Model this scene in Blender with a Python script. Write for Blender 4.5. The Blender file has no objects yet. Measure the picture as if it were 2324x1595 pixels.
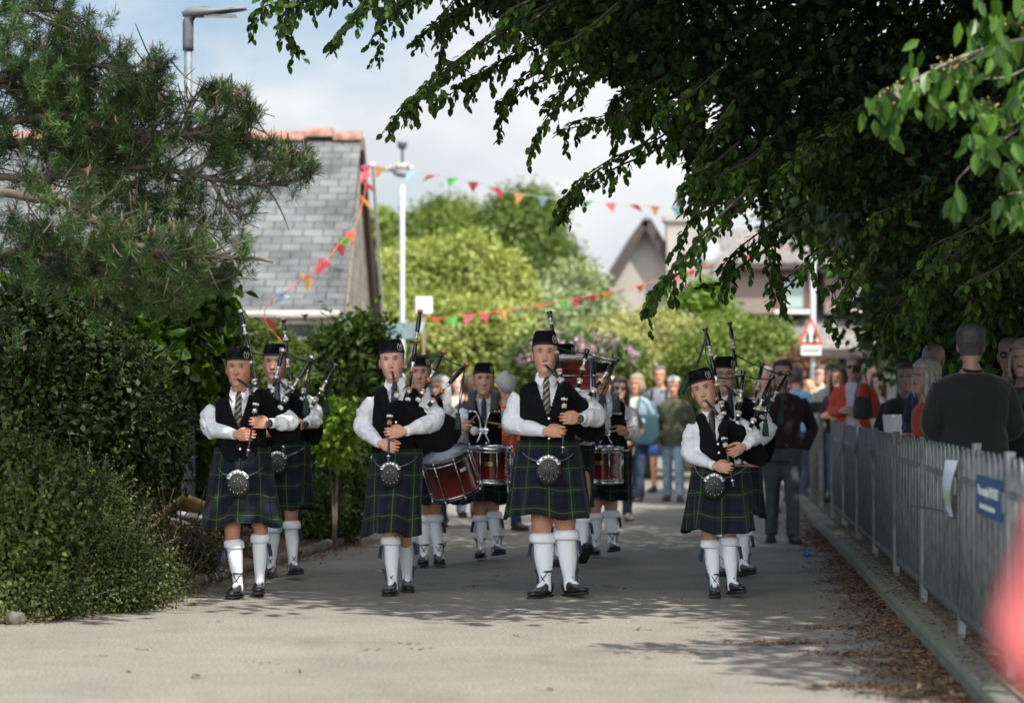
import bpy, math, random
import numpy as np
random.seed(7); rng = np.random.default_rng(7)
S = bpy.context.scene
COL = S.collection
R = math.radians
A = lambda *a: np.array(a, float)

# ---------------------------------------------------------------- camera, sky, sun, exposure
CAMH, FD, HX, HY = 1.43, 5487.0, 1162.0, 900.0     # 85 mm lens; image units used below are 2324 wide
cam = bpy.data.cameras.new('camera'); co = bpy.data.objects.new('camera', cam); COL.objects.link(co)
co.location = (0, 0, CAMH); co.rotation_euler = (R(90), 0, 0)
cam.sensor_width = 36; cam.lens = 85; cam.shift_y = 0.0441; cam.clip_start = .1; cam.clip_end = 3000
cam.dof.use_dof = True; cam.dof.focus_distance = 17.0; cam.dof.aperture_fstop = 1.7
S.camera = co
SUN_EL, SUN_AZ = R(53), R(38)      # azimuth measured from straight behind the camera towards its right
sd = A(math.sin(SUN_AZ)*math.cos(SUN_EL), -math.cos(SUN_AZ)*math.cos(SUN_EL), math.sin(SUN_EL))
w = bpy.data.worlds.new('World'); S.world = w; w.use_nodes = True
nt = w.node_tree; nt.nodes.clear(); N = nt.nodes.new; L = nt.links.new
out = N('ShaderNodeOutputWorld'); bg = N('ShaderNodeBackground'); bg.inputs[1].default_value = 0.11
sky = N('ShaderNodeTexSky'); sky.sky_type = 'NISHITA'; sky.sun_disc = False
sky.sun_elevation = SUN_EL; sky.sun_rotation = math.atan2(sd[0], sd[1]); sky.air_density = 1.3; sky.dust_density = 1.0
tc = N('ShaderNodeTexCoord'); mp = N('ShaderNodeMapping'); mp.inputs['Scale'].default_value = (1, 1, 2.2)
mp.inputs['Location'].default_value = (3.1, .4, 1.7)
nz = N('ShaderNodeTexNoise'); nz.inputs['Scale'].default_value = 5.5; nz.inputs['Detail'].default_value = 8; nz.inputs['Roughness'].default_value = .55
sep = N('ShaderNodeSeparateXYZ')
def mth(op, a, b=None, c=None):
    n = N('ShaderNodeMath'); n.operation = op
    for i, v in enumerate((a, b, c)):
        if v is None: continue
        if isinstance(v, (int, float)): n.inputs[i].default_value = v
        else: L(v, n.inputs[i])
    return n.outputs[0]
L(tc.outputs['Generated'], mp.inputs[0]); L(mp.outputs[0], nz.inputs[0]); L(tc.outputs['Generated'], sep.inputs[0])
f = mth('ADD', mth('MULTIPLY', sep.outputs[0], 3.1), mth('MULTIPLY', mth('MINIMUM', sep.outputs[2], .2), -3.4))
f = mth('ADD', f, mth('MULTIPLY', mth('SUBTRACT', nz.outputs[0], .5), 2.6))
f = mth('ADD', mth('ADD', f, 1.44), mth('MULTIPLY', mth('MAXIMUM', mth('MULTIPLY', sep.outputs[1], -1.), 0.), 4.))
cl = N('ShaderNodeClamp'); L(f, cl.inputs[0]); cl.inputs[1].default_value = .12; cl.inputs[2].default_value = .97
nz2 = N('ShaderNodeTexNoise'); nz2.inputs['Scale'].default_value = 9; nz2.inputs['Detail'].default_value = 6; L(mp.outputs[0], nz2.inputs[0])
cr = N('ShaderNodeValToRGB'); cr.color_ramp.elements[0].position = .35; cr.color_ramp.elements[0].color = (4.1, 4.35, 4.6, 1)
cr.color_ramp.elements[1].position = .62; cr.color_ramp.elements[1].color = (5.5, 5.5, 5.4, 1); L(nz2.outputs[0], cr.inputs[0])
skt = N('ShaderNodeMix'); skt.data_type = 'RGBA'; skt.blend_type = 'MULTIPLY'; skt.inputs[0].default_value = 1; skt.inputs[7].default_value = (.24, .43, .62, 1); L(sky.outputs[0], skt.inputs[6])
mx = N('ShaderNodeMix'); mx.data_type = 'RGBA'; L(cl.outputs[0], mx.inputs[0]); L(skt.outputs[2], mx.inputs[6]); L(cr.outputs[0], mx.inputs[7])
# sky behind the camera brightened, added as fill light for the shaded band
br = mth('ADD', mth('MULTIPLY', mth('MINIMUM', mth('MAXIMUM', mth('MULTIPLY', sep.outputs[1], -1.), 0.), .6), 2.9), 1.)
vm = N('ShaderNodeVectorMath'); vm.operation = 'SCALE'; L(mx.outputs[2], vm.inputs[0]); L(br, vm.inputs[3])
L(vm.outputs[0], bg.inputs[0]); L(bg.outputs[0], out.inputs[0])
sl = bpy.data.lights.new('sun', 'SUN'); sl.energy = 4.3; sl.angle = R(.5); sl.color = (1, .95, .86)
so = bpy.data.objects.new('sun', sl); COL.objects.link(so)
from mathutils import Vector, Matrix
so.rotation_euler = Vector(sd).to_track_quat('Z', 'Y').to_euler()
S.view_settings.view_transform = 'Standard'; S.view_settings.look = 'None'; S.view_settings.gamma = 1
S.view_settings.exposure = 0.76
S.cycles.max_bounces = 6; S.cycles.transparent_max_bounces = 8; S.cycles.caustics_reflective = False; S.cycles.caustics_refractive = False

def W(x, y, D): return A((x-HX)*D/FD, D, CAMH-(y-HY)*D/FD)
def GD(y, z=0): return (CAMH-z)*FD/(y-HY)

# ---------------------------------------------------------------- mesh helpers
class MB:
    def __init__(s): s.V=[]; s.Q=[]; s.T=[]; s.qm=[]; s.tm=[]; s.U=[]; s.C=[]; s.n=0
    def add(s, V, Q=None, T=None, m=0, uv=None, col=None):
        V=np.asarray(V,float).reshape(-1,3); k=len(V); s.V.append(V)
        s.U.append(np.zeros((k,2)) if uv is None else np.asarray(uv,float))
        if col is None: c=np.ones((k,3))
        else:
            c=np.asarray(col,float); c=np.tile(c,(k,1)) if c.ndim==1 else c
        s.C.append(c)
        for F,LF,LM in ((Q,s.Q,s.qm),(T,s.T,s.tm)):
            if F is not None and len(F):
                F=np.asarray(F,int); LF.append(F+s.n); LM.append(np.full(len(F),m) if np.isscalar(m) else np.asarray(m)[:len(F)])
        s.n+=k; return s
    def cat(s):
        V=np.concatenate(s.V); Q=np.concatenate(s.Q) if s.Q else np.zeros((0,4),int); T=np.concatenate(s.T) if s.T else np.zeros((0,3),int)
        qm=np.concatenate(s.qm) if s.qm else np.zeros(0,int); tm=np.concatenate(s.tm) if s.tm else np.zeros(0,int)
        return V,Q,T,qm,tm,np.concatenate(s.U),np.concatenate(s.C)
def mesh(name, mb, mats, off=(0,0,0), smooth=True, data=True):
    V,Q,T,qm,tm,U,C=mb.cat(); V=V-np.asarray(off,float)
    me=bpy.data.meshes.new(name); me.vertices.add(len(V)); me.vertices.foreach_set('co',V.astype(np.float32).ravel())
    li=np.concatenate([Q.ravel(),T.ravel()]).astype(np.int32); me.loops.add(len(li)); me.loops.foreach_set('vertex_index',li)
    ls=np.concatenate([np.arange(len(Q))*4,len(Q)*4+np.arange(len(T))*3]).astype(np.int32)
    me.polygons.add(len(ls)); me.polygons.foreach_set('loop_start',ls)
    me.polygons.foreach_set('material_index',np.concatenate([qm,tm]).astype(np.int32))
    me.polygons.foreach_set('use_smooth',np.full(len(ls),bool(smooth)))
    if not isinstance(mats,(list,tuple)): mats=[mats]
    for m in mats: me.materials.append(m)
    me.update(calc_edges=True)
    if data:
        uv=me.uv_layers.new(name='UVMap'); uv.data.foreach_set('uv',U[li].astype(np.float32).ravel())
        ca=me.color_attributes.new('Col','FLOAT_COLOR','POINT'); ca.data.foreach_set('color',np.c_[C,np.ones(len(C))].astype(np.float32).ravel())
    me.validate(); return me
OFF={}
def tag(o,label=None,cat=None,group=None,kind=None):
    for k,v in (('label',label),('category',cat),('group',group),('kind',kind)):
        if v: o[k]=v
    return o
def thing(name,label,cat,loc,group=None):
    o=bpy.data.objects.new(name,None); COL.objects.link(o); o.location=tuple(loc); o.empty_display_size=.1
    OFF[o]=np.asarray(loc,float); return tag(o,label,cat,group)
def put(name,mb,mats,parent=None,loc=(0,0,0),label=None,cat=None,group=None,kind=None,smooth=True):
    off=OFF[parent] if parent is not None else np.asarray(loc,float)
    o=bpy.data.objects.new(name,mesh(name,mb,mats,off,smooth)); COL.objects.link(o); OFF[o]=off
    if parent is not None: o.parent=parent
    else: o.location=tuple(off)
    return tag(o,label,cat,group,kind)
def nrm(v): v=np.asarray(v,float); return v/(np.linalg.norm(v)+1e-12)
def cm(P,n):
    P=np.asarray(P,float)
    if len(P)<3: return P[0]+(P[-1]-P[0])*np.linspace(0,1,n*(len(P)-1)+1)[:,None]
    E=np.vstack([2*P[0]-P[1],P,2*P[-1]-P[-2]]); o=[]
    for i in range(len(P)-1):
        a,b,c,d=E[i:i+4]; t=np.linspace(0,1,n,endpoint=False)[:,None]
        o.append(.5*((2*b)+(-a+c)*t+(2*a-5*b+4*c-d)*t*t+(-a+3*b-3*c+d)*t**3))
    return np.vstack(o+[P[-1:]])
def rings(mb,R_,closed=True,m=0,cap=True,uv=None,col=None):
    """R_ (k,n,3) rings -> quads (closed round), optional end caps"""
    k,n,_=R_.shape; i=np.arange(k-1)[:,None]*n; j=np.arange(n if closed else n-1)[None]
    j2=(j+1)%n; Q=np.stack([i+j,i+j2,i+n+j2,i+n+j],-1).reshape(-1,4)
    V=R_.reshape(-1,3)
    if col is not None and np.asarray(col).ndim==2 and len(col)==k: col=np.repeat(col,n,0)
    T=None
    if cap and closed:
        V=np.vstack([V,R_[0].mean(0),R_[-1].mean(0)]); a=np.arange(n); b=(a+1)%n
        T=np.vstack([np.c_[b,a,np.full(n,k*n)],np.c_[(k-1)*n+a,(k-1)*n+b,np.full(n,k*n+1)]])
        if col is not None and np.asarray(col).ndim==2: col=np.vstack([col,col[0],col[-1]])
        if uv is not None: uv=np.vstack([uv,uv[0],uv[-1]])
    if not np.isscalar(m): m=np.repeat(m,n)
    mm=m if np.isscalar(m) else np.concatenate([m,[m[0]]*0])
    mb.add(V,Q,None,mm,uv,col) if T is None else mb.add(V,Q,None,mm,uv,col)
    if T is not None:
        mb.T.append(T+mb.n-len(V)); tm=np.full(2*n,0) if np.isscalar(m) and m==0 else (np.full(2*n,m) if np.isscalar(m) else np.r_[np.full(n,m[0]),np.full(n,m[-1])]); mb.tm.append(tm)
    return mb
def loft(mb,P,r,n=12,side=(1,0,0),sm=4,m=0,cap=True,col=None,exp=2.,jit=0):
    """smooth tube through P with radii r ((k,) or (k,2)); a-axis follows side"""
    P=np.asarray(P,float); r=np.asarray(r,float)
    if r.ndim==1: r=np.c_[r,r]
    X=cm(np.c_[P,r],sm) if sm>1 else np.c_[P,r]
    P,r=X[:,:3],np.maximum(X[:,3:5],1e-4); k=len(P)
    Tn=np.gradient(P,axis=0) if k>1 else P; Rg=[]; s=np.asarray(side,float)
    th=np.arange(n)*2*np.pi/n; c,sn=np.cos(th),np.sin(th)
    if exp!=2: c=np.sign(c)*abs(c)**(2/exp); sn=np.sign(sn)*abs(sn)**(2/exp)
    for i in range(k):
        t=nrm(Tn[i]); q=s-t*(s@t)
        if np.linalg.norm(q)<.1: q=np.cross(t,A(0,1,0)) if abs(t[1])<.9 else np.cross(t,A(0,0,1))
        s=nrm(q); b=np.cross(t,s); Rg.append(P[i]+np.outer(c,s)*r[i,0]+np.outer(sn,b)*r[i,1])
    Rg=np.array(Rg)
    return rings(mb,Rg,True,m,cap,None,col)
def tube(mb,P,r,n=6,m=0,sm=3,col=None):
    P=np.asarray(P,float); rr=np.full(len(P),r) if np.isscalar(r) else r
    return loft(mb,P,rr,n,(.3,.2,.9),sm,m,True,col)
BQ=[[0,1,3,2],[4,6,7,5],[0,4,5,1],[2,3,7,6],[0,2,6,4],[1,5,7,3]]
def box(mb,c,h,m=0,Rm=None,col=None,uv=None):
    V=A(*[(x,y,z) for x in(-1,1) for y in(-1,1) for z in(-1,1)])*np.asarray(h,float)
    if Rm is not None: V=V@np.asarray(Rm).T
    Vq=V+np.asarray(c,float); P=np.vstack([Vq[f] for f in BQ]); return mb.add(P,np.arange(24).reshape(6,4),None,m,None,col)
def bar(mb,a,b,w,h,m=0,col=None):
    a=np.asarray(a,float); b=np.asarray(b,float); d=nrm(b-a); u=np.cross(d,A(0,0,1))
    u=nrm(u) if np.linalg.norm(u)>.05 else A(1,0,0); v=np.cross(u,d)
    return box(mb,(a+b)/2,(np.linalg.norm(b-a)/2,w/2,h/2),m,np.c_[d,u,v],col)
def ball(mb,c,r,n=12,m=0,col=None,Rm=None,k=7):
    r=np.ones(3)*r; ph=np.linspace(.06,np.pi-.06,k); th=np.arange(n)*2*np.pi/n
    V=np.stack([np.outer(np.sin(ph),np.cos(th)),np.outer(np.sin(ph),np.sin(th)),np.outer(np.cos(ph),np.ones(n))],-1)*r
    if Rm is not None: V=V@np.asarray(Rm).T
    V=(V+np.asarray(c,float))[::-1]; return rings(mb,V,True,m,True,None,col)
def lathe(mb,a,b,prof,n=10):
    """prof: (distance fraction, radius, material of the segment that starts here)"""
    a=np.asarray(a,float); b=np.asarray(b,float); d=nrm(b-a); s=nrm(np.cross(d,A(0,1,.1))); u=np.cross(d,s); th=np.arange(n)*2*np.pi/n
    Rg=np.array([a+(b-a)*t+np.outer(np.cos(th),s)*r+np.outer(np.sin(th),u)*r for t,r,_ in prof])
    return rings(mb,Rg,True,np.array([p[2] for p in prof[:-1]]),True)
def grid(mb,G,m=0,uv=None,col=None,keep=None):
    k,n,_=G.shape; i=np.arange(k-1)[:,None]*n; j=np.arange(n-1)[None]
    Q=np.stack([i+j,i+j+1,i+n+j+1,i+n+j],-1).reshape(-1,4)
    if keep is not None: Q=Q[keep.ravel()]
    return mb.add(G.reshape(-1,3),Q,None,m,uv,col)
def wob(P,s=1.,seed=0,k=5):
    g=np.random.default_rng(seed); o=np.zeros(len(P))
    for i in range(k):
        d=g.normal(size=3); d/=np.linalg.norm(d); fr=s*(1+i*.7); o+=np.sin(P@d*fr+g.uniform(0,6.3)+1.3*np.sin(P@g.normal(size=3)*fr*.35))/(1+i*.4)
    return o/k*1.6
def remesh(mb,vox,sm=2,disp=None):
    me=mesh('tmp',mb,[],(0,0,0),True,False); o=bpy.data.objects.new('tmp',me); COL.objects.link(o)
    md=o.modifiers.new('r','REMESH'); md.mode='VOXEL'; md.voxel_size=vox
    if sm: s=o.modifiers.new('s','SMOOTH'); s.iterations=sm; s.factor=.5
    dg=bpy.context.evaluated_depsgraph_get(); m2=bpy.data.meshes.new_from_object(o.evaluated_get(dg))
    n=len(m2.vertices); V=np.zeros(n*3,np.float32); m2.vertices.foreach_get('co',V); V=V.reshape(-1,3).astype(float)
    NN=np.zeros(n*3,np.float32); m2.vertices.foreach_get('normal',NN); NN=NN.reshape(-1,3)
    li=np.zeros(len(m2.loops),np.int32); m2.loops.foreach_get('vertex_index',li)
    bpy.data.objects.remove(o); bpy.data.meshes.remove(me); bpy.data.meshes.remove(m2)
    if disp is not None: V=V+NN*disp(V)[:,None]
    return MB().add(V,li.reshape(-1,4))
def rotz(a): c,s=math.cos(a),math.sin(a); return A((c,-s,0),(s,c,0),(0,0,1))
def rotx(a): c,s=math.cos(a),math.sin(a); return A((1,0,0),(0,c,-s),(0,s,c))
def roty(a): c,s=math.cos(a),math.sin(a); return A((c,0,s),(0,1,0),(-s,0,c))

# ---------------------------------------------------------------- materials
MATS={}
def mat(name,col=(.5,.5,.5),rough=.6,metal=0,var=0,vs=6,bump=0,bs=60,attr=False,spec=.5,coat=0,sheen=0,var2=None,vcol=None,trans=0):
    if name in MATS: return MATS[name]
    m=bpy.data.materials.new(name); m.use_nodes=True; t=m.node_tree; b=t.nodes['Principled BSDF']; o=t.nodes['Material Output']
    b.inputs['Roughness'].default_value=rough; b.inputs['Metallic'].default_value=metal; b.inputs['Specular IOR Level'].default_value=spec
    b.inputs['Coat Weight'].default_value=coat; b.inputs['Sheen Weight'].default_value=sheen
    rgb=t.nodes.new('ShaderNodeRGB'); rgb.outputs[0].default_value=(*col,1); c=rgb.outputs[0]
    tc=t.nodes.new('ShaderNodeTexCoord')
    def mul(a,bb,kind='MULTIPLY',fac=1.):
        x=t.nodes.new('ShaderNodeMix'); x.data_type='RGBA'; x.blend_type=kind; x.inputs[0].default_value=fac
        for i,v in ((6,a),(7,bb)):
            if isinstance(v,tuple): x.inputs[i].default_value=v
            else: t.links.new(v,x.inputs[i])
        return x
    if attr: at=t.nodes.new('ShaderNodeAttribute'); at.attribute_name='Col'; c=mul(c,at.outputs[0]).outputs[2]
    def noise(s,d=5):
        n=t.nodes.new('ShaderNodeTexNoise'); n.inputs['Scale'].default_value=s; n.inputs['Detail'].default_value=d; t.links.new(tc.outputs['Object'],n.inputs[0]); return n
    if vcol is not None:
        n=noise(vs); r=t.nodes.new('ShaderNodeMapRange'); r.inputs[1].default_value=.38; r.inputs[2].default_value=.62; t.links.new(n.outputs[0],r.inputs[0])
        x=mul(c,(*vcol,1),'MIX'); t.links.new(r.outputs[0],x.inputs[0]); c=x.outputs[2]
    if var:
        n=noise(var2 or vs); r=t.nodes.new('ShaderNodeMapRange'); r.inputs[1].default_value=.3; r.inputs[2].default_value=.7; r.inputs[3].default_value=1-var; r.inputs[4].default_value=1+var
        t.links.new(n.outputs[0],r.inputs[0]); g=t.nodes.new('ShaderNodeCombineColor')
        for i in range(3): t.links.new(r.outputs[0],g.inputs[i])
        c=mul(c,g.outputs[0]).outputs[2]
    t.links.new(c,b.inputs['Base Color'])
    if bump:
        n=noise(bs,4); bp=t.nodes.new('ShaderNodeBump'); bp.inputs['Strength'].default_value=bump; bp.inputs['Distance'].default_value=.01
        t.links.new(n.outputs[0],bp.inputs['Height']); t.links.new(bp.outputs[0],b.inputs['Normal'])
    if trans:
        tr=t.nodes.new('ShaderNodeBsdfTranslucent'); g=t.nodes.new('ShaderNodeGamma'); g.inputs[1].default_value=.8; x=mul(c,(1.5,1.5,.4,1)); t.links.new(x.outputs[2],tr.inputs[0])
        ms=t.nodes.new('ShaderNodeMixShader'); ms.inputs[0].default_value=trans; t.links.new(b.outputs[0],ms.inputs[1]); t.links.new(tr.outputs[0],ms.inputs[2]); t.links.new(ms.outputs[0],o.inputs[0]); t.nodes.remove(g)
    MATS[name]=m; return m
skin=mat('skin',(1,1,1),.5,attr=True,var=.06,vs=30,spec=.35)
skin.node_tree.nodes['Principled BSDF'].inputs['Subsurface Weight'].default_value=.12
skin.node_tree.nodes['Principled BSDF'].inputs['Subsurface Scale'].default_value=.01
white_shirt=mat('white_shirt',(.80,.81,.84),.75,bump=.6,bs=17,spec=.15)
black_wool=mat('black_wool',(.0065,.0065,.008),.9,var=.3,vs=20,bump=.2,bs=200,spec=.12)
velvet=mat('black_velvet',(.005,.005,.006),.92,var=.3,vs=9,sheen=.04,spec=.12,bump=.2,bs=30)
wood_black=mat('blackwood',(.010,.009,.009),.22,coat=.5)
ivory=mat('ivory',(.72,.58,.38),.4,var=.12,vs=40)
orange=mat('amber_mount',(.62,.17,.03),.25,coat=.4)
silver=mat('silver',(.80,.80,.79),.32,.75,var=.1,vs=30)
chrome=mat('chrome',(.62,.63,.65),.16,1)
white_pl=mat('white_trim',(.75,.75,.72),.5)
leather=mat('black_leather',(.014,.013,.013),.32,coat=.25,bump=.15,bs=90)
leather_m=mat('sporran_leather',(.018,.018,.019),.45,bump=.4,bs=50)
sockm=mat('white_wool',(.80,.83,.87),.9,bump=.35,bs=160,spec=.15)
cordg=mat('green_cord',(.012,.045,.035),.8,bump=.4,bs=200)
navy=mat('navy_ribbon',(.01,.018,.06),.7)
redwool=mat('red_wool',(.55,.02,.015),.9)
painted=mat('painted',(1,1,1),.6,attr=True,var=.1,vs=12)
cloth=mat('cloth',(1,1,1),.85,attr=True,var=.12,vs=7,bump=.3,bs=40,sheen=.15,spec=.25)
denim=mat('denim',(1,1,1),.85,attr=True,var=.22,vs=14,bump=.3,bs=120,spec=.25)
hairm=mat('hair',(1,1,1),.55,attr=True,var=.35,vs=60,bump=.6,bs=120)
drumhead=mat('drum_head',(.72,.74,.76),.35,var=.06,vs=10)
drumred=mat('drum_lacquer',(.13,.012,.008),.16,coat=.8,attr=True)
stickw=mat('hickory',(.55,.33,.15),.5,var=.15,vs=40)
felt=mat('felt',(.62,.60,.55),.95,var=.08,vs=30,bump=.5,bs=90)
galv=mat('galvanised_steel',(.165,.185,.185),.5,.4,var=.35,vs=9,bump=.1,bs=60)
bark=mat('bark',(.10,.08,.06),.9,var=.4,vs=14,bump=.8,bs=30)
twig=mat('twig',(.035,.027,.02),.85,var=.3,vs=30)
LEAF=lambda name,c,tr=.3,r=.45,sp=.35: mat(name,c,r,attr=True,trans=tr,spec=sp)

def tartan():
    m=bpy.data.materials.new('green_navy_tartan'); m.use_nodes=True; t=m.node_tree; b=t.nodes['Principled BSDF']; b.inputs['Roughness'].default_value=.85; b.inputs['Sheen Weight'].default_value=.1; b.inputs['Specular IOR Level'].default_value=.25
    uv=t.nodes.new('ShaderNodeUVMap'); uv.uv_map='UVMap'; sp=t.nodes.new('ShaderNodeSeparateXYZ'); t.links.new(uv.outputs[0],sp.inputs[0]); P=.155; outs=[];ys=[]
    for i in (0,1):
        md=t.nodes.new('ShaderNodeMath'); md.operation='MULTIPLY'; md.inputs[1].default_value=1/P; t.links.new(sp.outputs[i],md.inputs[0])
        fr=t.nodes.new('ShaderNodeMath'); fr.operation='FRACT'; t.links.new(md.outputs[0],fr.inputs[0])
        rp=t.nodes.new('ShaderNodeValToRGB'); rp.color_ramp.interpolation='CONSTANT'; e=rp.color_ramp.elements
        blue,blk,grn=(.005,.008,.022,1),(.0025,.003,.0035,1),(.0035,.023,.016,1)
        seq=[(0,blue),(.07,blk),(.10,blue),(.19,blk),(.33,grn),(.67,blk),(.81,blue),(.90,blk),(.93,blue)]
        e[0].position=0; e[0].color=blue; e[1].position=.07; e[1].color=blk
        for p,c in seq[2:]: x=e.new(p); x.color=c
        t.links.new(fr.outputs[0],rp.inputs[0]); outs.append(rp.outputs[0])
        a=t.nodes.new('ShaderNodeMath'); a.operation='COMPARE'; a.inputs[1].default_value=.5; a.inputs[2].default_value=.016; t.links.new(fr.outputs[0],a.inputs[0]); ys.append(a.outputs[0])
    mx=t.nodes.new('ShaderNodeMix'); mx.data_type='RGBA'; mx.inputs[0].default_value=.5; t.links.new(outs[0],mx.inputs[6]); t.links.new(outs[1],mx.inputs[7])
    ym=t.nodes.new('ShaderNodeMath'); ym.operation='MAXIMUM'; t.links.new(ys[0],ym.inputs[0]); t.links.new(ys[1],ym.inputs[1])
    yf=t.nodes.new('ShaderNodeMath'); yf.operation='MULTIPLY'; yf.inputs[1].default_value=.75; t.links.new(ym.outputs[0],yf.inputs[0])
    m2=t.nodes.new('ShaderNodeMix'); m2.data_type='RGBA'; t.links.new(yf.outputs[0],m2.inputs[0]); t.links.new(mx.outputs[2],m2.inputs[6]); m2.inputs[7].default_value=(.10,.11,.022,1)
    t.links.new(m2.outputs[2],b.inputs['Base Color']); return m
tart=tartan()
def brick(name,c1,c2,mort,bw,bh,ms=.01,rough=.7,bump=.5,noise=.35,off=.5,blotch=None):
    m=bpy.data.materials.new(name); m.use_nodes=True; t=m.node_tree; b=t.nodes['Principled BSDF']; b.inputs['Roughness'].default_value=rough
    uv=t.nodes.new('ShaderNodeUVMap'); uv.uv_map='UVMap'; br=t.nodes.new('ShaderNodeTexBrick'); t.links.new(uv.outputs[0],br.inputs[0])
    br.offset=off; br.inputs['Color1'].default_value=(*c1,1); br.inputs['Color2'].default_value=(*c2,1); br.inputs['Mortar'].default_value=(*mort,1)
    br.inputs['Scale'].default_value=1; br.inputs['Mortar Size'].default_value=ms; br.inputs['Brick Width'].default_value=bw; br.inputs['Row Height'].default_value=bh; br.inputs['Mortar Smooth'].default_value=.3
    n=t.nodes.new('ShaderNodeTexNoise'); n.inputs['Scale'].default_value=1.6; n.inputs['Detail'].default_value=8; t.links.new(uv.outputs[0],n.inputs[0])
    r=t.nodes.new('ShaderNodeMapRange'); r.inputs[1].default_value=.3; r.inputs[2].default_value=.7; r.inputs[3].default_value=1-noise; r.inputs[4].default_value=1+noise; t.links.new(n.outputs[0],r.inputs[0])
    g=t.nodes.new('ShaderNodeCombineColor'); [t.links.new(r.outputs[0],g.inputs[i]) for i in range(3)]
    x=t.nodes.new('ShaderNodeMix'); x.data_type='RGBA'; x.blend_type='MULTIPLY'; x.inputs[0].default_value=1; t.links.new(br.outputs[0],x.inputs[6]); t.links.new(g.outputs[0],x.inputs[7])
    t.links.new(x.outputs[2],b.inputs['Base Color'])
    bp=t.nodes.new('ShaderNodeBump'); bp.invert=True; bp.inputs['Strength'].default_value=bump; bp.inputs['Distance'].default_value=.02; t.links.new(br.outputs['Fac'],bp.inputs['Height']); t.links.new(bp.outputs[0],b.inputs['Normal'])
    return m
def text_mesh(txt,size,shear=0,bold=False,extr=.0006):
    c=bpy.data.curves.new('t','FONT'); c.body=txt; c.size=size; c.shear=shear; c.extrude=extr; c.align_x='CENTER'; c.align_y='CENTER'
    if bold: c.offset=size*.018
    o=bpy.data.objects.new('t',c); COL.objects.link(o); dg=bpy.context.evaluated_depsgraph_get(); me=bpy.data.meshes.new_from_object(o.evaluated_get(dg)); bpy.data.objects.remove(o)
    me.calc_loop_triangles(); V=np.zeros(len(me.vertices)*3,np.float32); me.vertices.foreach_get('co',V); T=np.zeros(len(me.loop_triangles)*3,np.int32); me.loop_triangles.foreach_get('vertices',T)
    bpy.data.meshes.remove(me); return V.reshape(-1,3).astype(float),T.reshape(-1,3)
def put_text(name,txt,size,origin,right,up,m,parent,shear=0,bold=False,col=None,sx=1.):
    V,T=text_mesh(txt,size,shear,bold); right=nrm(right); up=nrm(up); nn=np.cross(right,up)
    P=np.asarray(origin)+np.outer(V[:,0]*sx,right)+np.outer(V[:,1],up)+np.outer(V[:,2],nn)
    return put(name,MB().add(P,None,T,0,None,col),m,parent,smooth=False)
# ---------------------------------------------------------------- people
SK=A(.60,.32,.21)
HP=np.array([  # z, front y, back y, half width (m, chin at 0)
 (-.12,-.045,.07,.060),(-.06,-.045,.066,.057),(-.02,-.052,.062,.056),(-.004,-.070,.06,.052),(.004,-.083,.058,.040),(.014,-.090,.058,.047),(.035,-.091,.058,.058),
 (.06,-.091,.066,.066),(.085,-.092,.078,.0705),(.115,-.092,.095,.074),(.145,-.095,.102,.0765),(.172,-.090,.102,.077),(.195,-.078,.093,.072),
 (.214,-.056,.073,.060),(.228,-.03,.045,.038),(.235,-.004,.012,.006)])
def headgrid(n=64,off=0,eyes=None,cheek=0,wide=1.,nose=1.):
    z=np.concatenate([np.linspace(-.12,.0,8,endpoint=False),np.linspace(0,.235,56)])
    f=lambda c: np.interp(z,HP[:,0],HP[:,c])
    def sm(a): b=a.copy(); b[1:-1]=(a[:-2]+2*a[1:-1]+a[2:])/4; return b
    fy,by,hw=sm(sm(f(1))),sm(sm(f(2))),sm(sm(f(3)))*wide
    u=np.linspace(0,2*np.pi,n,endpoint=False); th=u-.45*np.sin(u)       # denser at the face (th=0 is front)
    s,c=np.sin(th),np.cos(th)
    X=np.outer(hw,np.sign(s)*abs(s)**.92); cy=.0
    Y=np.where(c>0,np.outer(fy,c**.85*(c>0)+0) if False else 0,0)
    Y=np.where(c[None]>0,fy[:,None]*np.abs(c[None])**.88,by[:,None]*np.abs(c[None])**.95)
    Z=np.repeat(z[:,None],n,1); F=(c[None]>0)*np.clip(c[None]*3,0,1)
    g=lambda x0,z0,sx,sz: np.exp(-((X-x0)/sx)**2-((Z-z0)/sz)**2)
    nb=np.clip((.128-Z)/.05,0,1)*np.clip((Z-.068)/.012,0,1)
    d=.021*nose*nb*np.exp(-(X/(.009+.006*nb))**2)+.007*nose*(g(.010,.077,.007,.007)+g(-.011,.077,.007,.007))
    d+=-.009*(g(.032,.12,.017,.011)+g(-.032,.12,.017,.011))+.004*(g(.03,.139,.022,.006)+g(-.03,.139,.022,.006))+.004*(g(.032,.119,.011,.006)+g(-.032,.119,.011,.006))
    d+=.0055*g(0,.053,.021,.0045)+.006*g(0,.043,.018,.0045)-.003*g(0,.048,.02,.0025)+.006*g(0,.014,.018,.012)
    d+=(.004+.017*cheek)*(g(.044,.065,.02,.024)+g(-.044,.065,.02,.024))
    Y=Y-d*F+0; 
    if off: X=X*(1+off/.075); Y=Y*(1+off/.095); Z=Z+off*np.clip((Z-.15)/.08,0,1)
    return np.stack([X,Y,Z],-1),F
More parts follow.
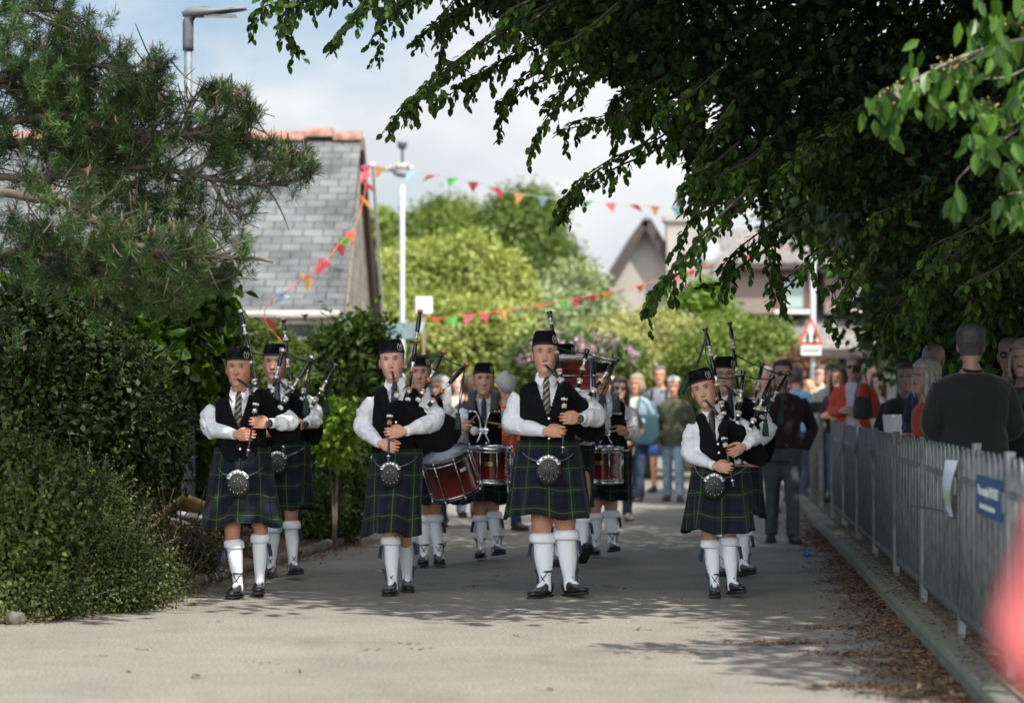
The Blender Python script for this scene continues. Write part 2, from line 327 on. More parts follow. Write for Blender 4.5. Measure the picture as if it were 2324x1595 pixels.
def facecol(G,F,tone,hair,ruddy=.3,lip=(.42,.15,.12),stub=0):
    X,Y,Z=G[...,0],G[...,1],G[...,2]; C=np.ones(X.shape+(3,))*tone
    g=lambda x0,z0,sx,sz: (np.exp(-((abs(X)-x0)/sx)**2-((Z-z0)/sz)**2)*(F>.2))[...,None]
    C=C*(1-ruddy*g(.042,.075,.02,.02)*A(.1,.5,.45))*(1-ruddy*g(0,.078,.014,.012)*A(.1,.45,.4))
    C=C*(1-.45*g(.032,.125,.019,.012)*A(.8,1,1))
    def over(mask,c): nonlocal C; mask=np.clip(mask,0,1)[...,None]*(F>.2)[...,None]; C=C*(1-mask)+np.asarray(c,float)*mask
    e=1.6-(((abs(X)-.032)/.0115)**2+((Z-.119)/.0031)**2)*1.2; over(e,(.36,.31,.28))
    over(1.6-(((abs(X)-.032)/.0050)**2+((Z-.119)/.0038)**2),(.07,.055,.045))
    over((1.3-(((abs(X)-.032)/.0145)**2+((Z-.1255)/.0028)**2))*.8,(.06,.03,.025))
    over((1.4-(((abs(X)-.031)/.019)**2+((Z-(.139-.25*np.clip(abs(X)-.035,0,1)))/.0038)**2))*.75,np.asarray(hair)*.8+.02)
    over((1.5-((X/.023)**2+((Z-.048)/.0085)**2))*.8,lip); over(1.3-((X/.021)**2+((Z-.048)/.0016)**2),(.10,.03,.03))
    over(1.3-(((abs(X)-.0075)/.004)**2+((Z-.068)/.0035)**2),(.12,.04,.035))
    over((1.-(((X)/.007)**2+((Z-.001)/.006)**2))*0,(.1,.05,.04))
    if stub: over(((Z<.062)&(Z>-.0)&(abs(X)<.055))*stub*(1-1*((abs(X)<.022)&(Z>.038)&(Z<.057))),tone*.55)
    return C
def headframe(pos,H,yaw=0,pitch=0,roll=0,kh=None,hz=1.06):
    k=kh or 1.07*(.86+.14*H/1.75); return lambda P: np.asarray(P)*k*np.array([1,1,hz])@(rotz(yaw)@rotx(pitch)@roty(roll)).T+pos
def add_head(mb,fr,tone,hair,cheek=0,wide=1.,**kw):
    G,F=headgrid(cheek=cheek,wide=wide); C=facecol(G,F,tone,hair,**kw); k,n,_=G.shape
    rings(mb,fr(G.reshape(-1,3)).reshape(G.shape),True,0,True,None,None); mb.C[-1]=np.vstack([C.reshape(-1,3),C[0,0],C[-1,0]])
    for s in (-1,1):
        e=MB(); ball(e,(s*.0765*wide,.008,.1),(.0085,.017,.031),10,0,tone*A(1,.85,.8),rotz(s*.35)); ball(e,(s*.083*wide,.002,.1),(.005,.009,.018),8,0,tone*A(.6,.45,.4),rotz(s*.3))
        V,Q,T,_,_,_,Cc=e.cat(); mb.add(fr(V),Q,T,0,None,Cc)
def hair_mesh(fr,style,hc,off=.007,wide=1.):
    G,F=headgrid(off=off,wide=wide); X,Y,Z=G[...,0],G[...,1],G[...,2]; n=G.shape[1]
    G=G+.0022*wob(G.reshape(-1,3),150,3).reshape(X.shape)[...,None]*A(1,1,1)
    fh=np.where(Y<-.02,.172+.02*np.clip((-.02-Y)/.05,0,1),np.where(Y<.02,.105,.045))
    if style=='bald': fh=np.where(Y<.0,9,.04); 
    if style in('long','bob','longgrey'): fh=np.where(Y<-.04,.178,np.where(Y<-.005,.03,-.02))
    ok=Z>fh
    if style=='bald': ok&=(Z<.155)
    mb=MB(); keep=ok[:-1]&ok[1:]; keep=keep&np.roll(keep,-1,1); k=G.shape[0]
    i=np.arange(k-1)[:,None]*n; j=np.arange(n)[None]; j2=(j+1)%n; Q=np.stack([i+j,i+j2,i+n+j2,i+n+j],-1)[keep]
    V=G.reshape(-1,3); c=np.asarray(hc)*(1+.25*wob(V,90,5))[:,None]; mb.add(fr(V),Q,None,0,None,np.clip(c,0,1))
    if style=='short' or style=='crop': pass
    if style in('long','bob','longgrey'):
        Lg={'long':-.16,'bob':-.015,'longgrey':-.2}[style]
        q=MB()
        for a in np.linspace(-2.05,2.05,11):
            x,y=math.sin(a)*.078*wide,.0+math.cos(a)*.09+.0; e=Lg+.02*math.cos(a*7)
            loft(q,[(x*.75,y*.75+.01,.2),(x*1.1,y*1.05,.13),(x*1.22,y*1.12,.05),(x*1.15+.006*math.sin(a*9),y*1.1,(e+.03)),(x*1.05,y*1.05,e)],[(.012,.01),(.02,.014),(.024,.016),(.022,.013),(.006,.005)],8,(math.cos(a),-math.sin(a),0),3)
        V2,Q2,T2,_,_,_,_=q.cat(); c=np.asarray(hc)*(1+.3*wob(V2,60,9))[:,None]; mb.add(fr(V2),Q2,T2,0,None,np.clip(c,0,1))
    if style=='bun':
        q=MB(); ball(q,(0,.10,.16),(.035,.035,.035),12); V2,Q2,T2,_,_,_,_=q.cat(); mb.add(fr(V2),Q2,T2,0,None,hc)
    return mb
TR=np.array([(.80,0,.165,.12),(.92,0,.175,.128),(1.02,0,.160,.118),(1.10,0,.150,.112),(1.20,-.002,.162,.120),(1.30,-.004,.176,.124),(1.37,0,.176,.112),(1.42,.005,.145,.09),(1.455,.01,.092,.068),(1.50,.01,.056,.056)])
def torso(mb,hip,sh,k,g=1.,off=0.,z0=.8,z1=1.5,n=28,exp=2.3,lean=0,wmax=9,belly=0,yaw=0,m=0,ret=False):
    """rings from hip to neck; hip/sh: world xy of the body axis at z .9 and 1.42 (times k)"""
    r=TR[(TR[:,0]>=z0-1e-6)&(TR[:,0]<=z1+1e-6)]; P=[];Rr=[]
    for z,cy,rx,ry in r:
        t=(z-.9)/.52; c=np.asarray(hip)*(1-t)+np.asarray(sh)*t; b=belly*math.exp(-((z-1.06)/.13)**2)
        gg=g if z<1.44 else 1+(g-1)*.4
        P.append((c[0],c[1]+cy*k-b*.5,z*k+hip[2])); Rr.append((min(rx*k*gg+off,wmax),ry*k*gg+off+b*.5))
    loft(mb,P,Rr,n,(math.cos(yaw),math.sin(yaw),0),3,m,True,None,exp); return P,Rr
def hand(mb,wr,tgt,up,nback,k=1.,curl=1.,tone=SK,grip=False,right=1):
    """wrist -> target (where the middle finger lies), up: index side, nback: back of the hand"""
    wr=np.asarray(wr,float); d=nrm(np.asarray(tgt,float)-wr); up=nrm(up-d*(np.dot(up,d))); nb=np.cross(d,up); nb=nb if nb@np.asarray(nback)>0 else -nb
    h=MB(); pl=.088*k
    loft(h,[wr-d*.03,wr+d*.01,wr+d*pl*.5,wr+d*pl*.92,wr+d*pl*1.05],[(.027*k,.02*k),(.029*k,.019*k),(.040*k,.0155*k),(.041*k,.0145*k),(.034*k,.010*k)],14,up,4)
    Ls=[.072,.080,.076,.060]; of=[.030,.010,-.010,-.029]
    for i,(l,o) in enumerate(zip(Ls,of)):
        l*=k; b=wr+d*(pl*(.98-.04*(i in(0,3))-.05*(i==3)))+up*o*k; fan=up*(o*.12)
        cu=curl*(1+.12*i)
        if grip:
            a=[.9,1.9,3.0]; p=[b]; 
            for s,ang in zip((.42,.33,.28),a): p.append(p[-1]+(d*math.cos(ang*cu)-nb*math.sin(ang*cu))*l*s+fan*.2)
        else:
            a=[.12,.55,1.15]; p=[b]
            for s,ang in zip((.45,.30,.25),a): p.append(p[-1]+(d*math.cos(ang*cu)-nb*math.sin(ang*cu))*l*s+fan*s)
        loft(h,p,[.0095*k,.0090*k,.0080*k,.0062*k],8,up,4)
    t0=wr+d*.022*k+up*.026*k-nb*.006*k
    t=[t0,t0+(d*.55+up*.45-nb*.55)*.04*k,t0+(d*.9+up*.25-nb*.85)*.062*k,t0+(d*1.25+up*.02-nb*.95)*.078*k]
    loft(h,t,[.014*k,.012*k,.010*k,.007*k],8,nb,4)
    r=remesh(h,.0034,1); V,Q,T,_,_,_,_=r.cat()
    c=tone*(1-.12*np.clip(wob(V,160,2),0,1))[:,None]*np.where(((V-wr)@d>pl*1.5)[:,None],A(1.02,.86,.82),1); mb.add(V,Q,None,0,None,c)
def limb(mb,a,b,c,ra,rm,rb,re=None,n=12,side=(0,1,0),sm=4,sharp=.25):
    a,b,c=[np.asarray(x,float) for x in(a,b,c)]; re=re or (ra+rb)/2
    loft(mb,[a,(a+b)/2,b+(a-b)*sharp*.4,b+(c-b)*sharp*.4,(b+c)/2,c],[ra,rm,re,re*.97,(re+rb)/2,rb],n,side,sm)
def shoe(name,ank,yaw,pitch,parent,k=1.,mt=None,sole=(.03,.03,.03),ghillie=False,zb=0,label=None):
    """ank: ankle centre (world); toe towards -Y turned by yaw; pitch>0 lifts the toe"""
    Rm=rotz(yaw)@rotx(-pitch); h=.085*k; o=np.asarray(ank,float)-Rm@A(0,0,h)
    tf=lambda P: np.asarray(P,float)*k@Rm.T+o
    mb=MB(); ys=[.068,.055,.02,-.03,-.08,-.13,-.17,-.20,-.214]; wd=[.02,.033,.036,.037,.044,.049,.045,.033,.012]; tp=[.06,.085,.09,.088,.070,.055,.047,.038,.024]
    P=[(0,y,.014+t/2) for y,t in zip(ys,tp)]; r=[(w_,t/2) for w_,t in zip(wd,tp)]
    loft(mb,tf(P),np.array(r)*k,18,Rm@A(1,0,0),3,0,True,None,2.5)
    sl=MB(); P=[(0,y,.009) for y in ys]; loft(sl,tf(P),np.array([(w_+.004,.010) for w_ in wd])*k,18,Rm@A(1,0,0),3,0,True,None,4)
    s=put(name,mb,mt or leather,parent,label=label); put('sole',sl,mat('shoe_sole',(.018,.016,.014),.7),s)
    if ghillie:
        tg=MB(); loft(tg,tf([(0,-.005,.10),(0,-.05,.094),(0,-.085,.079),(0,-.115,.066)]),np.array([(.026,.012),(.024,.012),(.021,.011),(.011,.007)])*k,10,Rm@A(1,0,0),3); put('sock_tongue',tg,sockm,s)
        lc=MB()
        for i,y in enumerate((-.022,-.043,-.064,-.085,-.106)):
            z=.106-.0115*i; x=.024-.002*i; tube(lc,tf([(-x,y+.006,z-.008),(0,y-.004,z+.003),(x,y+.006,z-.008)]),.0048*k,5)
        tube(lc,tf([(-.022,-.02,.10),(0,-.042,.125),(.030,-.028,.17)]),.0032*k,5); tube(lc,tf([(.022,-.02,.10),(0,-.042,.125),(-.030,-.028,.17)]),.0032*k,5)
        th=np.linspace(0,2*np.pi,15); 
        for zz in (.172,.178): tube(lc,tf(np.c_[.040*np.sin(th),-.041*np.cos(th)+.004,np.full(15,zz)]),.0033*k,5,0,1)
        sx=1 if yaw>=0 else -1
        for q in (0,1): tube(lc,tf([(sx*.040,-.012,.174),(sx*(.062+.01*q),-.02,.165+.018*q),(sx*.05,-.02,.145)]),.004*k,5)
        tube(lc,tf([(sx*.042,-.014,.172),(sx*.048,-.024,.13),(sx*.044,-.03,.095)]),.0045*k,5)
        put('laces',lc,mat('shoe_lace',(.012,.012,.014),.7),s)
    return s
def collar_tie(P0,k,par,tie='navy',g=1.):
    """P0: neck base centre in front at z of the collar"""
    mb=MB(); th=np.linspace(0,2*np.pi,20,endpoint=False); x0,y0,z0=P0
    Rg=np.array([[(x0+(.066+s)*k*math.sin(t),y0-(.058+s)*k*math.cos(t),z0+dz*k+.018*k*(math.cos(t)<0)*(-math.cos(t))) for t in th] for dz,s in ((-.035,.016),(-.005,.006),(.018,.002),(.020,-.004),(.0,-.004))]); rings(mb,Rg,True,0,False)
    for s in (-1,1):
        a=[(x0+s*.004,y0-.078*k,z0+.012*k),(x0+s*.062*k,y0-.048*k,z0+.030*k),(x0+s*.074*k,y0-.078*k,z0-.034*k),(x0+s*.038*k,y0-.112*k*max(g,1),z0-.078*k)]
        b=[(p[0],p[1]-.005,p[2]-.001) for p in a]; mb.add(np.array(a+b),[[0,1,2,3],[4,5,6,7],[0,1,5,4],[1,2,6,5],[2,3,7,6],[3,0,4,7]])
    put('collar',mb,white_shirt,par,smooth=False)
    tb=MB(); n=34; z=np.linspace(0,-.275*k,n); wv=np.interp(-z/k,[0,.032,.040,.10,.27],[.021,.015,.015,.024,.034])*k; yy=np.interp(-z/k,[0,.03,.07,.13,.275],[-.088,-.098,-.114,-.124*g-.008,-.132*g-.012])*k
    G=np.array([[(x0+u*w_,y0+y_-(.012*k)*(1-u*u)*.7,z0+.002+zz) for u in np.linspace(-1,1,9)] for zz,w_,y_ in zip(z,wv,yy)])
    X,Z=G[...,0]-x0,G[...,2]-z0
    if tie=='stripe':
        ph=((Z-X*1.0)/.046)%1; C=np.where((ph<.3)[...,None],A(.42,.36,.18),A(.012,.018,.045))
    elif tie=='navy': C=np.ones(G.shape)*A(.02,.035,.07)
    else: C=np.ones(G.shape)*A(.02,.02,.025)
    grid(tb,G,0,None,C.reshape(-1,3)); put('tie',tb,painted,par)
def waistcoat(hip,sh,k,g,par,buttons=4,belly=0,vdepth=.22,nbtn_x=0,wide=.158):
    mb=MB(); hip=np.asarray(hip); sh=np.asarray(sh); Z=np.concatenate([np.linspace(1.0,1.2,14,endpoint=False),np.linspace(1.2,1.478,84)]); n=200; WT=np.array([(1.0,.165,.132),(1.1,.158,.128),(1.2,.163,.134),(1.3,.165,.142),(1.38,.165,.132),(1.42,.158,.115),(1.45,.136,.098),(1.468,.092,.082),(1.478,.066,.070)]); th=np.linspace(-np.pi,np.pi,n,endpoint=False); Rg=[]
    for z in Z:
        t=(z-.9)/.52; c=hip*(1-t)+sh*t; rx=np.interp(z,WT[:,0],WT[:,1])*k*g*wide/.158+.006; ry=np.interp(z,WT[:,0],WT[:,2])*k*g+.012; cy=np.interp(z,TR[:,0],TR[:,1])*k
        b=belly*math.exp(-((z-1.06)/.13)**2); s_,c_=np.sin(th),np.cos(th)
        x=np.sign(s_)*abs(s_)**(.8)*rx; y=np.where(c_>0,-abs(c_)**.8*(ry+b*.5)-b*.5,abs(c_)**.8*ry)
        zz=np.full(n,z*k+hip[2]); 
        if z<1.03: zz=zz-.045*k*np.exp(-((abs(x)-.035)/.035)**2)*(c_>0)*(1.03-z)/.03
        if z>1.40: zz=zz+0
        Rg.append(np.stack([x+c[0],y+c[1]+cy,zz],-1))
    Rg=np.array(Rg); i=np.arange(len(Z)-1)[:,None]*n; j=np.arange(n)[None]; j2=(j+1)%n; Q=np.stack([i+j,i+j2,i+n+j2,i+n+j],-1)
    zc=(Z[:-1]+Z[1:])[:,None]/2; cx=(hip*(1-(zc[:,0:1]-.9)/.52)+sh*((zc[:,0:1]-.9)/.52))[:,0:1]
    xm=(Rg[:-1]+np.roll(Rg[:-1],-1,1))[...,0]/2-cx; fr=np.cos(th)[None]>.1
    lim=np.clip((zc-(1.455-vdepth))/vdepth,0,1.2)**.9*.072*k; keep=~(fr&(abs(xm)<lim)&(zc>1.455-vdepth))
    V=Rg.reshape(-1,3); V=V+.004*wob(V,16,3)[:,None]*A(.3,1,.2)
    mb.add(V,Q[keep]); w_=put('waistcoat',mb,black_wool,par)
    o=w_
    for q in range(buttons):
        z=1.455-vdepth-.015-q*.068; t=(z-.9)/.52; c=hip*(1-t)+sh*t; ry=np.interp(z,WT[:,0],WT[:,2])*k*g+.014; b=belly*math.exp(-((z-1.06)/.13)**2)
        m_=MB(); box(m_,(c[0]+.008+nbtn_x,c[1]-ry-b-.004,z*k+hip[2]),(.0065,.004,.0065),0,roty(.78)); put('button',m_,silver,o)
    return w_
def kilt(hip,zt,zh,rx0,rx1,ry0,ry1,par,dx=0,seed=0,sway=0,tilt=0,name='kilt'):
    n=220; K=16; th=np.linspace(-np.pi,np.pi,n); G=[];UV=[]; tt=np.linspace(0,1,K)
    back=np.clip((abs(th)-1.05)/.35,0,1)
    saw=((th*17/np.pi)%1); 
    for t in tt:
        rx=rx0+(rx1-rx0)*t**.9; ry=ry0+(ry1-ry0)*t**.9; pl=(.006+.026*t)*back*(saw-.5)+.028*t*np.sin(th*5+seed)*(t**1.2)+.011*t*np.sin(th*9+seed*2)
        s_,c_=np.sin(th),np.cos(th); x=np.sign(s_)*abs(s_)**.9*(rx+pl); y=-np.sign(c_)*abs(c_)**.9*(ry+pl)
        z=zt+(zh-zt)*t+t*.020*np.sin(th*3+seed)+t*.008*np.sin(th*7+seed*3)+tilt*t*x-.0*t
        G.append(np.stack([x+hip[0]+dx*t,y+hip[1]+sway*t,z],-1)); UV.append(np.stack([th*(rx0*.35+rx1*.65)*.98*(1 if True else 1)+.0775,np.full(n,(t)*(zt-zh)*1.02+.04)],-1))
    G=np.array(G); mb=MB(); grid(mb,G,0,np.array(UV).reshape(-1,2))
    # apron overlap edge with fringe side
    e=MB(); i=int(n*.70); P=G[:,i]+A(.004,-.006,0); P2=G[:,i-6]+A(0,-.009,0); EG=np.stack([P2,P],1); EU=np.array(UV)[:,[i-6,i]].reshape(-1,2); grid(mb,EG,0,EU)
    return put(name,mb,tart,par)
def sporran(c,par,zchain,hip,rx,ry,k=1.):
    x,y,z=c; mb=MB(); th=np.linspace(0,2*np.pi,28,endpoint=False)
    px=np.sin(th)*.083*(1-.10*np.cos(th)); pz=np.cos(th)*.105
    px=np.sign(px)*np.minimum(abs(px),.083)*k; pz=np.minimum(pz,.088)*k
    Rg=np.array([np.stack([x+px*s,np.full(28,y+d),z+pz*s],-1) for s,d in ((.86,.03),(1,.016),(1,-.008),(.93,-.026),(.6,-.034),(.15,-.036))]); rings(mb,Rg)
    ca=MB(); t2=np.linspace(-1.25,1.25,15)
    G=np.array([np.stack([x+np.sin(t2)*r*.93*k,np.full(15,y-d),z+.012*k+np.cos(t2)*r*.88*k],-1) for r,d in ((.062,.030),(.062,.039),(.09,.034),(.092,.02))]); grid(ca,G)
    for q in np.linspace(-1.0,1.0,5): box(ca,(x+math.sin(q)*.074*k,y-.038,z+.012*k+math.cos(q)*.068*k),(.008*k,.003,.005*k),1,roty(q))
    ball(ca,(x,y-.036,z+.082*k),(.012*k,.007,.014*k),10)
    st=mb
    for (dx,dz) in ((0,.03),(-.022,.012),(.022,.012),(0,-.008),(-.052,-.045),(.052,-.045),(-.03,-.064),(.03,-.064),(0,-.072),(-.062,-.015),(.062,-.015)): ball(st,(x+dx*k,y-.034,z+dz*k),.0038,6,1,None,None,4)
    s_=put('sporran',mb,[leather_m,silver],par)
    put('cantle',ca,[silver,mat('dark_silver',(.12,.12,.12),.4,1)],s_)
    for q in (-1,0,1): 
        t_=MB(); loft(t_,[(x+q*.026*k,y-.036,z+.004),(x+q*.028*k,y-.040,z-.03*k),(x+q*.030*k,y-.037,z-.052*k)],[.003,.007,.002],6); put('tassel',t_,leather,s_)
    ch=MB()
    pa,pb=[A(x+q*.075*k,y+.004,z+.055*k) for q in(-1,1)]; ha,hb=[A(hip[0]+q*rx*.92,hip[1]-ry*.35,zchain) for q in(-1,1)]; tube(ch,[ha,(ha+pa)/2+A(-.01,-.02,-.014),pa,A(x,y+.012,z+.06*k),pb,(hb+pb)/2+A(.01,-.02,-.014),hb],.003,6,0,6)
    put('chain',ch,mat('dull_steel',(.38,.38,.38),.4,.8),s_)
    return s_
def cap_glengarry(fr,par,toorie=True,badge=True):
    mb=MB(); n=40; th=np.linspace(0,2*np.pi,n,endpoint=False); s_,c_=np.sin(th),np.cos(th); Rg=[]
    for z,rx,fy,by,cr in ((.150,.0835,.104,.11,0),(.152,.0865,.108,.113,0),(.168,.0875,.11,.115,0),(.171,.0850,.109,.114,0),(.188,.0835,.110,.116,0),(.205,.078,.108,.114,.2),(.219,.071,.104,.110,.7),(.225,.063,.096,.104,1),(.221,.042,.08,.09,1),(.210,.010,.06,.07,.8)):
        x=s_*rx; y=np.where(c_>0,-fy*c_,-by*c_); zz=z+cr*(.012*(abs(x)/.07)**2+.012*np.clip(-y/.1,0,1))+np.where(z<.16,.012*np.clip(-y/.1,0,1)-.014*np.clip(y/.1,0,1),0)
        Rg.append(np.stack([x,y,zz],-1))
    Rg=np.array(Rg); Rg+=.0015*wob(Rg.reshape(-1,3),40,3).reshape(Rg.shape[:2])[...,None]
    rings(mb,fr(Rg.reshape(-1,3)).reshape(Rg.shape),True,np.array([1,1,1,0,0,0,0,0,0]),True); c=put('cap',mb,[black_wool,mat('cap_band',(.018,.018,.02),.6)],par)
    if toorie: q=MB(); ball(q,fr(A(-.004,-.055,.228)),.0145,10); put('toorie',q,redwool,c)
    if badge:
        q=MB(); o=A(.060,-.080,.192)
        Rm=rotz(.65); t=np.linspace(.5,2*np.pi-.5,14); ringp=np.c_[.017*np.sin(t),np.zeros(14),.023*np.cos(t)]@Rm.T+o+Rm@A(0,-.010,0); tube(q,fr(ringp),.0032,6)
        for pp in ([(-.007,0,.012),(-.002,0,-.004),(0,0,-.018)],[(.007,0,.012),(.002,0,-.004),(0,0,-.018)],[(-.012,0,.02),(-.004,0,.008),(0,0,0)],[(.012,0,.02),(.004,0,.008),(0,0,0)]): tube(q,fr(A(*pp)@Rm.T+o+Rm@A(0,-.012,0)),.0022,5)
        put('badge',q,mat('dull_badge',(.34,.34,.33),.45,.6),c)
    rb=MB()
    for s in (-.01,.012): G=np.array([[fr(A(s+u*.011,.112+.012*t,.17-.10*t)) for u in(-1,1)] for t in np.linspace(0,1,5)]); grid(rb,G)
    put('ribbon',rb,mat('cap_ribbon',(.01,.01,.012),.5),c); return c

def bandsman(sp):
    """a member of the pipe band; sp holds picture positions of the joints (in a zoomed crop) and depths"""
    D=sp['D']; k=sp['H']/1.75; g=sp.get('g',1.); x0={1:417.6,2:780.7,3:1107.5,4:1488.8}[sp['crop']]
    c=lambda X,Y,dy=0.,dD=0: W(x0+.4439*X,671.8+.4439*Y,D+dy)
    base=W(x0+.4439*sp['hip'],900,D); base[2]=0
    par=thing('person',sp['label'],'person',base,sp.get('group','pipe band marching up the road'))
    hip=A(base[0],D,0); shx=c(sp['shx'],0)[0]; sh=A(shx,D+sp.get('shy',0),0)
    hp=c(sp['head'][0],sp['head'][1],-.02); hp=hp+A(0,sp.get('hy',0),0)
    yaw,pit,rol=sp.get('hrot',(0,0,0)); fr=headframe(hp,sp['H'],yaw,pit,rol,None,sp.get('hz',1.14)); sp['wide']=sp.get('wide',1.)*1.05; tone=np.asarray(sp.get('tone',SK)); hc=np.asarray(sp.get('hair',(.06,.035,.02)))
    body=MB(); torso(body,hip,sh,k,g,-.026,.8,1.5,20); 
    loft(body,[(sh[0],sh[1]+.01,1.44*k),(sh[0]*.4+hp[0]*.6,D,1.49*k),hp+A(0,.015,.02)],[.07,.057,.055],14)
    arms=[]
    S_=[A(sh[0]-.178*k*g,sh[1]+.012,1.375*k),A(sh[0]+.178*k*g,sh[1]+.012,1.375*k)]
    for s,(e,w_,t) in zip(S_,sp['arms']): 
        e,w_,t=c(*e),c(*w_),c(*t); arms.append((s,e,w_,t)); limb(body,s,e,w_,.05*k,.045*k,.026*k,.04*k)
    legs=[]
    lg=sp.get('lg',1.)
    for q,(kn,an,yw,pt) in zip((-1,1),sp['legs']):
        kn,an=c(*kn),c(*an); hj=A(hip[0]+q*.085*k,hip[1],.90*k); legs.append((hj,kn,an,yw,pt))
        loft(body,[hj,hj*.45+kn*.55,kn+A(0,0,.07*k),kn+A(0,-.012,0),kn+A(0,.004,-.07*k),kn*.55+an*.45+A(0,.012,0),an],[.095*k*g,.075*k*lg,.062*k*lg,.060*k*lg,.052*k*lg,.048*k*lg,.034*k],14)
    b=remesh(body,.011,2); V,Q,T,_,_,_,_=b.cat(); bb=MB(); cc=np.ones((len(V),1))*tone*A(.93,.86,.84)*(1-.10*np.clip(wob(V,45,1),0,1))[:,None]
    bb.add(V,Q,None,0,None,cc); add_head(bb,fr,tone,hc,sp.get('cheek',.5),sp.get('wide',1.),ruddy=sp.get('ruddy',.45))
    for q,(s,e,w_,t) in zip((-1,1),arms): hand(bb,w_,t,A(0,0,1.) if not sp.get('up') else sp['up'],A(0,-1,.1),k**.5,1.,tone*A(1,.92,.88),sp.get('grip',False))
    put('body',bb,skin,par)
    put('hair',hair_mesh(fr,'short',hc,.004,sp.get('wide',1.)),hairm,par)
    # shirt
    st=MB(); torso(st,hip,sh,k,g,.0,1.02 if False else .92,1.455,24)
    for s,e,w_,t in arms:
        g2=g**.5; s2=s*.95+A(sh[0],sh[1],1.34*k)*.05; d=nrm(w_-e); cu=w_-d*.01
        loft(st,[s2+A(0,0,.0),s*.75+e*.25,(s*.4+e*.6),e+nrm(s-e)*.03,e+d*.04,(e*.5+w_*.5),w_-d*.055,cu],np.array([.056,.068,.071,.068,.064,.056,.040,.036])*k*g2*sp.get('slv',1.),14,(0,1,0),4)
    def dsp(V): w1=wob(V*A(1,1,1.6),24,4+int(sp['D']*10)); return (.019*w1*abs(w1)**.4+.005*wob(V*A(1,1,.6),75,6))*np.clip((abs(V[:,0]-sh[0])-.11*k)/.06,.12,1)
    sb=remesh(st,.010,2,dsp)
    for s,e,w_,t in arms:
        d=nrm(w_-e); loft(sb,[w_-d*.055,w_-d*.05,w_-d*.002,w_-d*.0],[.030*k,.037*k,.036*k,.028*k],16,(0,1,0),1)
    put('shirt',sb,white_shirt,par)
    collar_tie((sh[0]*.5+hp[0]*.5,D+.012+sp.get('shy',0),1.508*k),k,par,sp.get('tie','navy'),g)
    waistcoat(hip,sh,k,g,par,sp.get('btn',4),sp.get('belly',0),wide=sp.get('wcw',.158))
    zt,zh=sp['kz']; kx=sp['kx']; rx0=max((kx[1]-kx[0])/2*.4439*D/FD,.180*k*g+.004); rx1=(kx[3]-kx[2])/2*.4439*D/FD-.016; xt=c((kx[0]+kx[1])/2,0)[0]; xh=c((kx[2]+kx[3])/2,0)[0]
    ztw,zhw=c(0,zt)[2],c(0,zh)[2]; ry0=.135*k*g+sp.get('belly',0)*.5+.012; ry1=max(rx1*.66,.2)
    kilt(A(xt,D,0),ztw,zhw,rx0,rx1,ry0,ry1,par,xh-xt,sp.get('seed',1),-.01,sp.get('ktilt',0))
    if sp.get('spo'):
        X,Y,ks=sp['spo']; p=c(X,Y,0); f_=(ztw-p[2])/(ztw-zhw); yf=D-(ry0+(ry1-ry0)*f_)-.035; p=W(x0+.4439*X,671.8+.4439*Y,yf); sporran(p,par,p[2]+.15,A(xt,D,0),rx0*1.05,ry0,ks)
    for q,(hj,kn,an,yw,pt) in zip((-1,1),legs):
        top=kn+A(0,.006,-.075*k)+(an-kn)*.0; up=nrm(kn-an); top=an+(kn-an)*sp.get('sockf',.84)
        sk=MB(); loft(sk,[top,an+(top-an)*.72+A(0,.012,0),an+(top-an)*.4+A(0,.006,0),an+(top-an)*.12,an-up*.01,an-up*.05+A(0,-.01,0)],np.array([.054*lg,.058*lg,.048*lg,.036*lg**.5,.036*lg**.5,.036])*k,22)
        V=sk.V[0]; an_=np.arctan2(V[:,0]-V[:,0].mean(),V[:,1]-V[:,1].mean()); s_=put('sock',sk,sockm,par)
        cf=MB(); n=60; R_=[]; rad=lg*k
        for i,(f_,r_) in enumerate(zip(np.linspace(1.0,.0,9),[.056,.067,.0715,.073,.074,.0745,.074,.072,.056])):
            P=an+(top-an)*(.80+.20*f_+.0)+A(0,.008,0); th=np.linspace(0,2*np.pi,n,endpoint=False); rr=r_*rad*(1+(.022*np.sin(th*15+i*np.pi) if 0<i<8 else 0)); R_.append(P+np.stack([np.cos(th)*rr,np.sin(th)*rr,np.zeros(n)],-1))
        rings(cf,np.array(R_)[::-1]); put('cuff',cf,sockm,s_)
        fl=MB(); fp=an+(top-an)*.80+A(q*.066*rad,-.012,0)
        for dd,ln in ((0,.085),(.013,.075)):
            G=np.array([[fp+A(q*(-.004+t*.018+.004*math.sin(t*5)),dd-.02+u*.014-(.012*t),-t*ln-(.012*abs(u) if t>.9 else 0)) for u in(-1,0,1)] for t in np.linspace(0,1,6)]); G2=np.array([[fp+A(q*(t*.014)+u*.013,dd-.03,-t*ln-(.012*abs(u) if t>.9 else 0)) for u in(-1,0,1)] for t in np.linspace(0,1,6)]); grid(fl,G); grid(fl,G2)
        put('garter_flash',fl,navy,s_)
        shoe('shoe',an,yw,pt,par,.97*k if not sp.get('ks') else sp['ks'],leather,ghillie=True)
    if sp.get('cap',True):
        cr=sp.get('caprot',(0,0,0)); cap_glengarry(fr,par)
    if sp.get('watch'):
        s,e,w_,t=arms[1]; d=nrm(w_-e); wt=MB(); loft(wt,[w_+d*.004,w_+d*.022],[.030,.029],16,(0,1,0),1); box(wt,w_+d*.013+A(0,-.028,.0),(.017,.006,.017),0,None); put('watch',wt,mat('watch_black',(.015,.015,.018),.3),par)
    if sp.get('glasses'): glasses(fr,par)
    return par,c,arms,fr
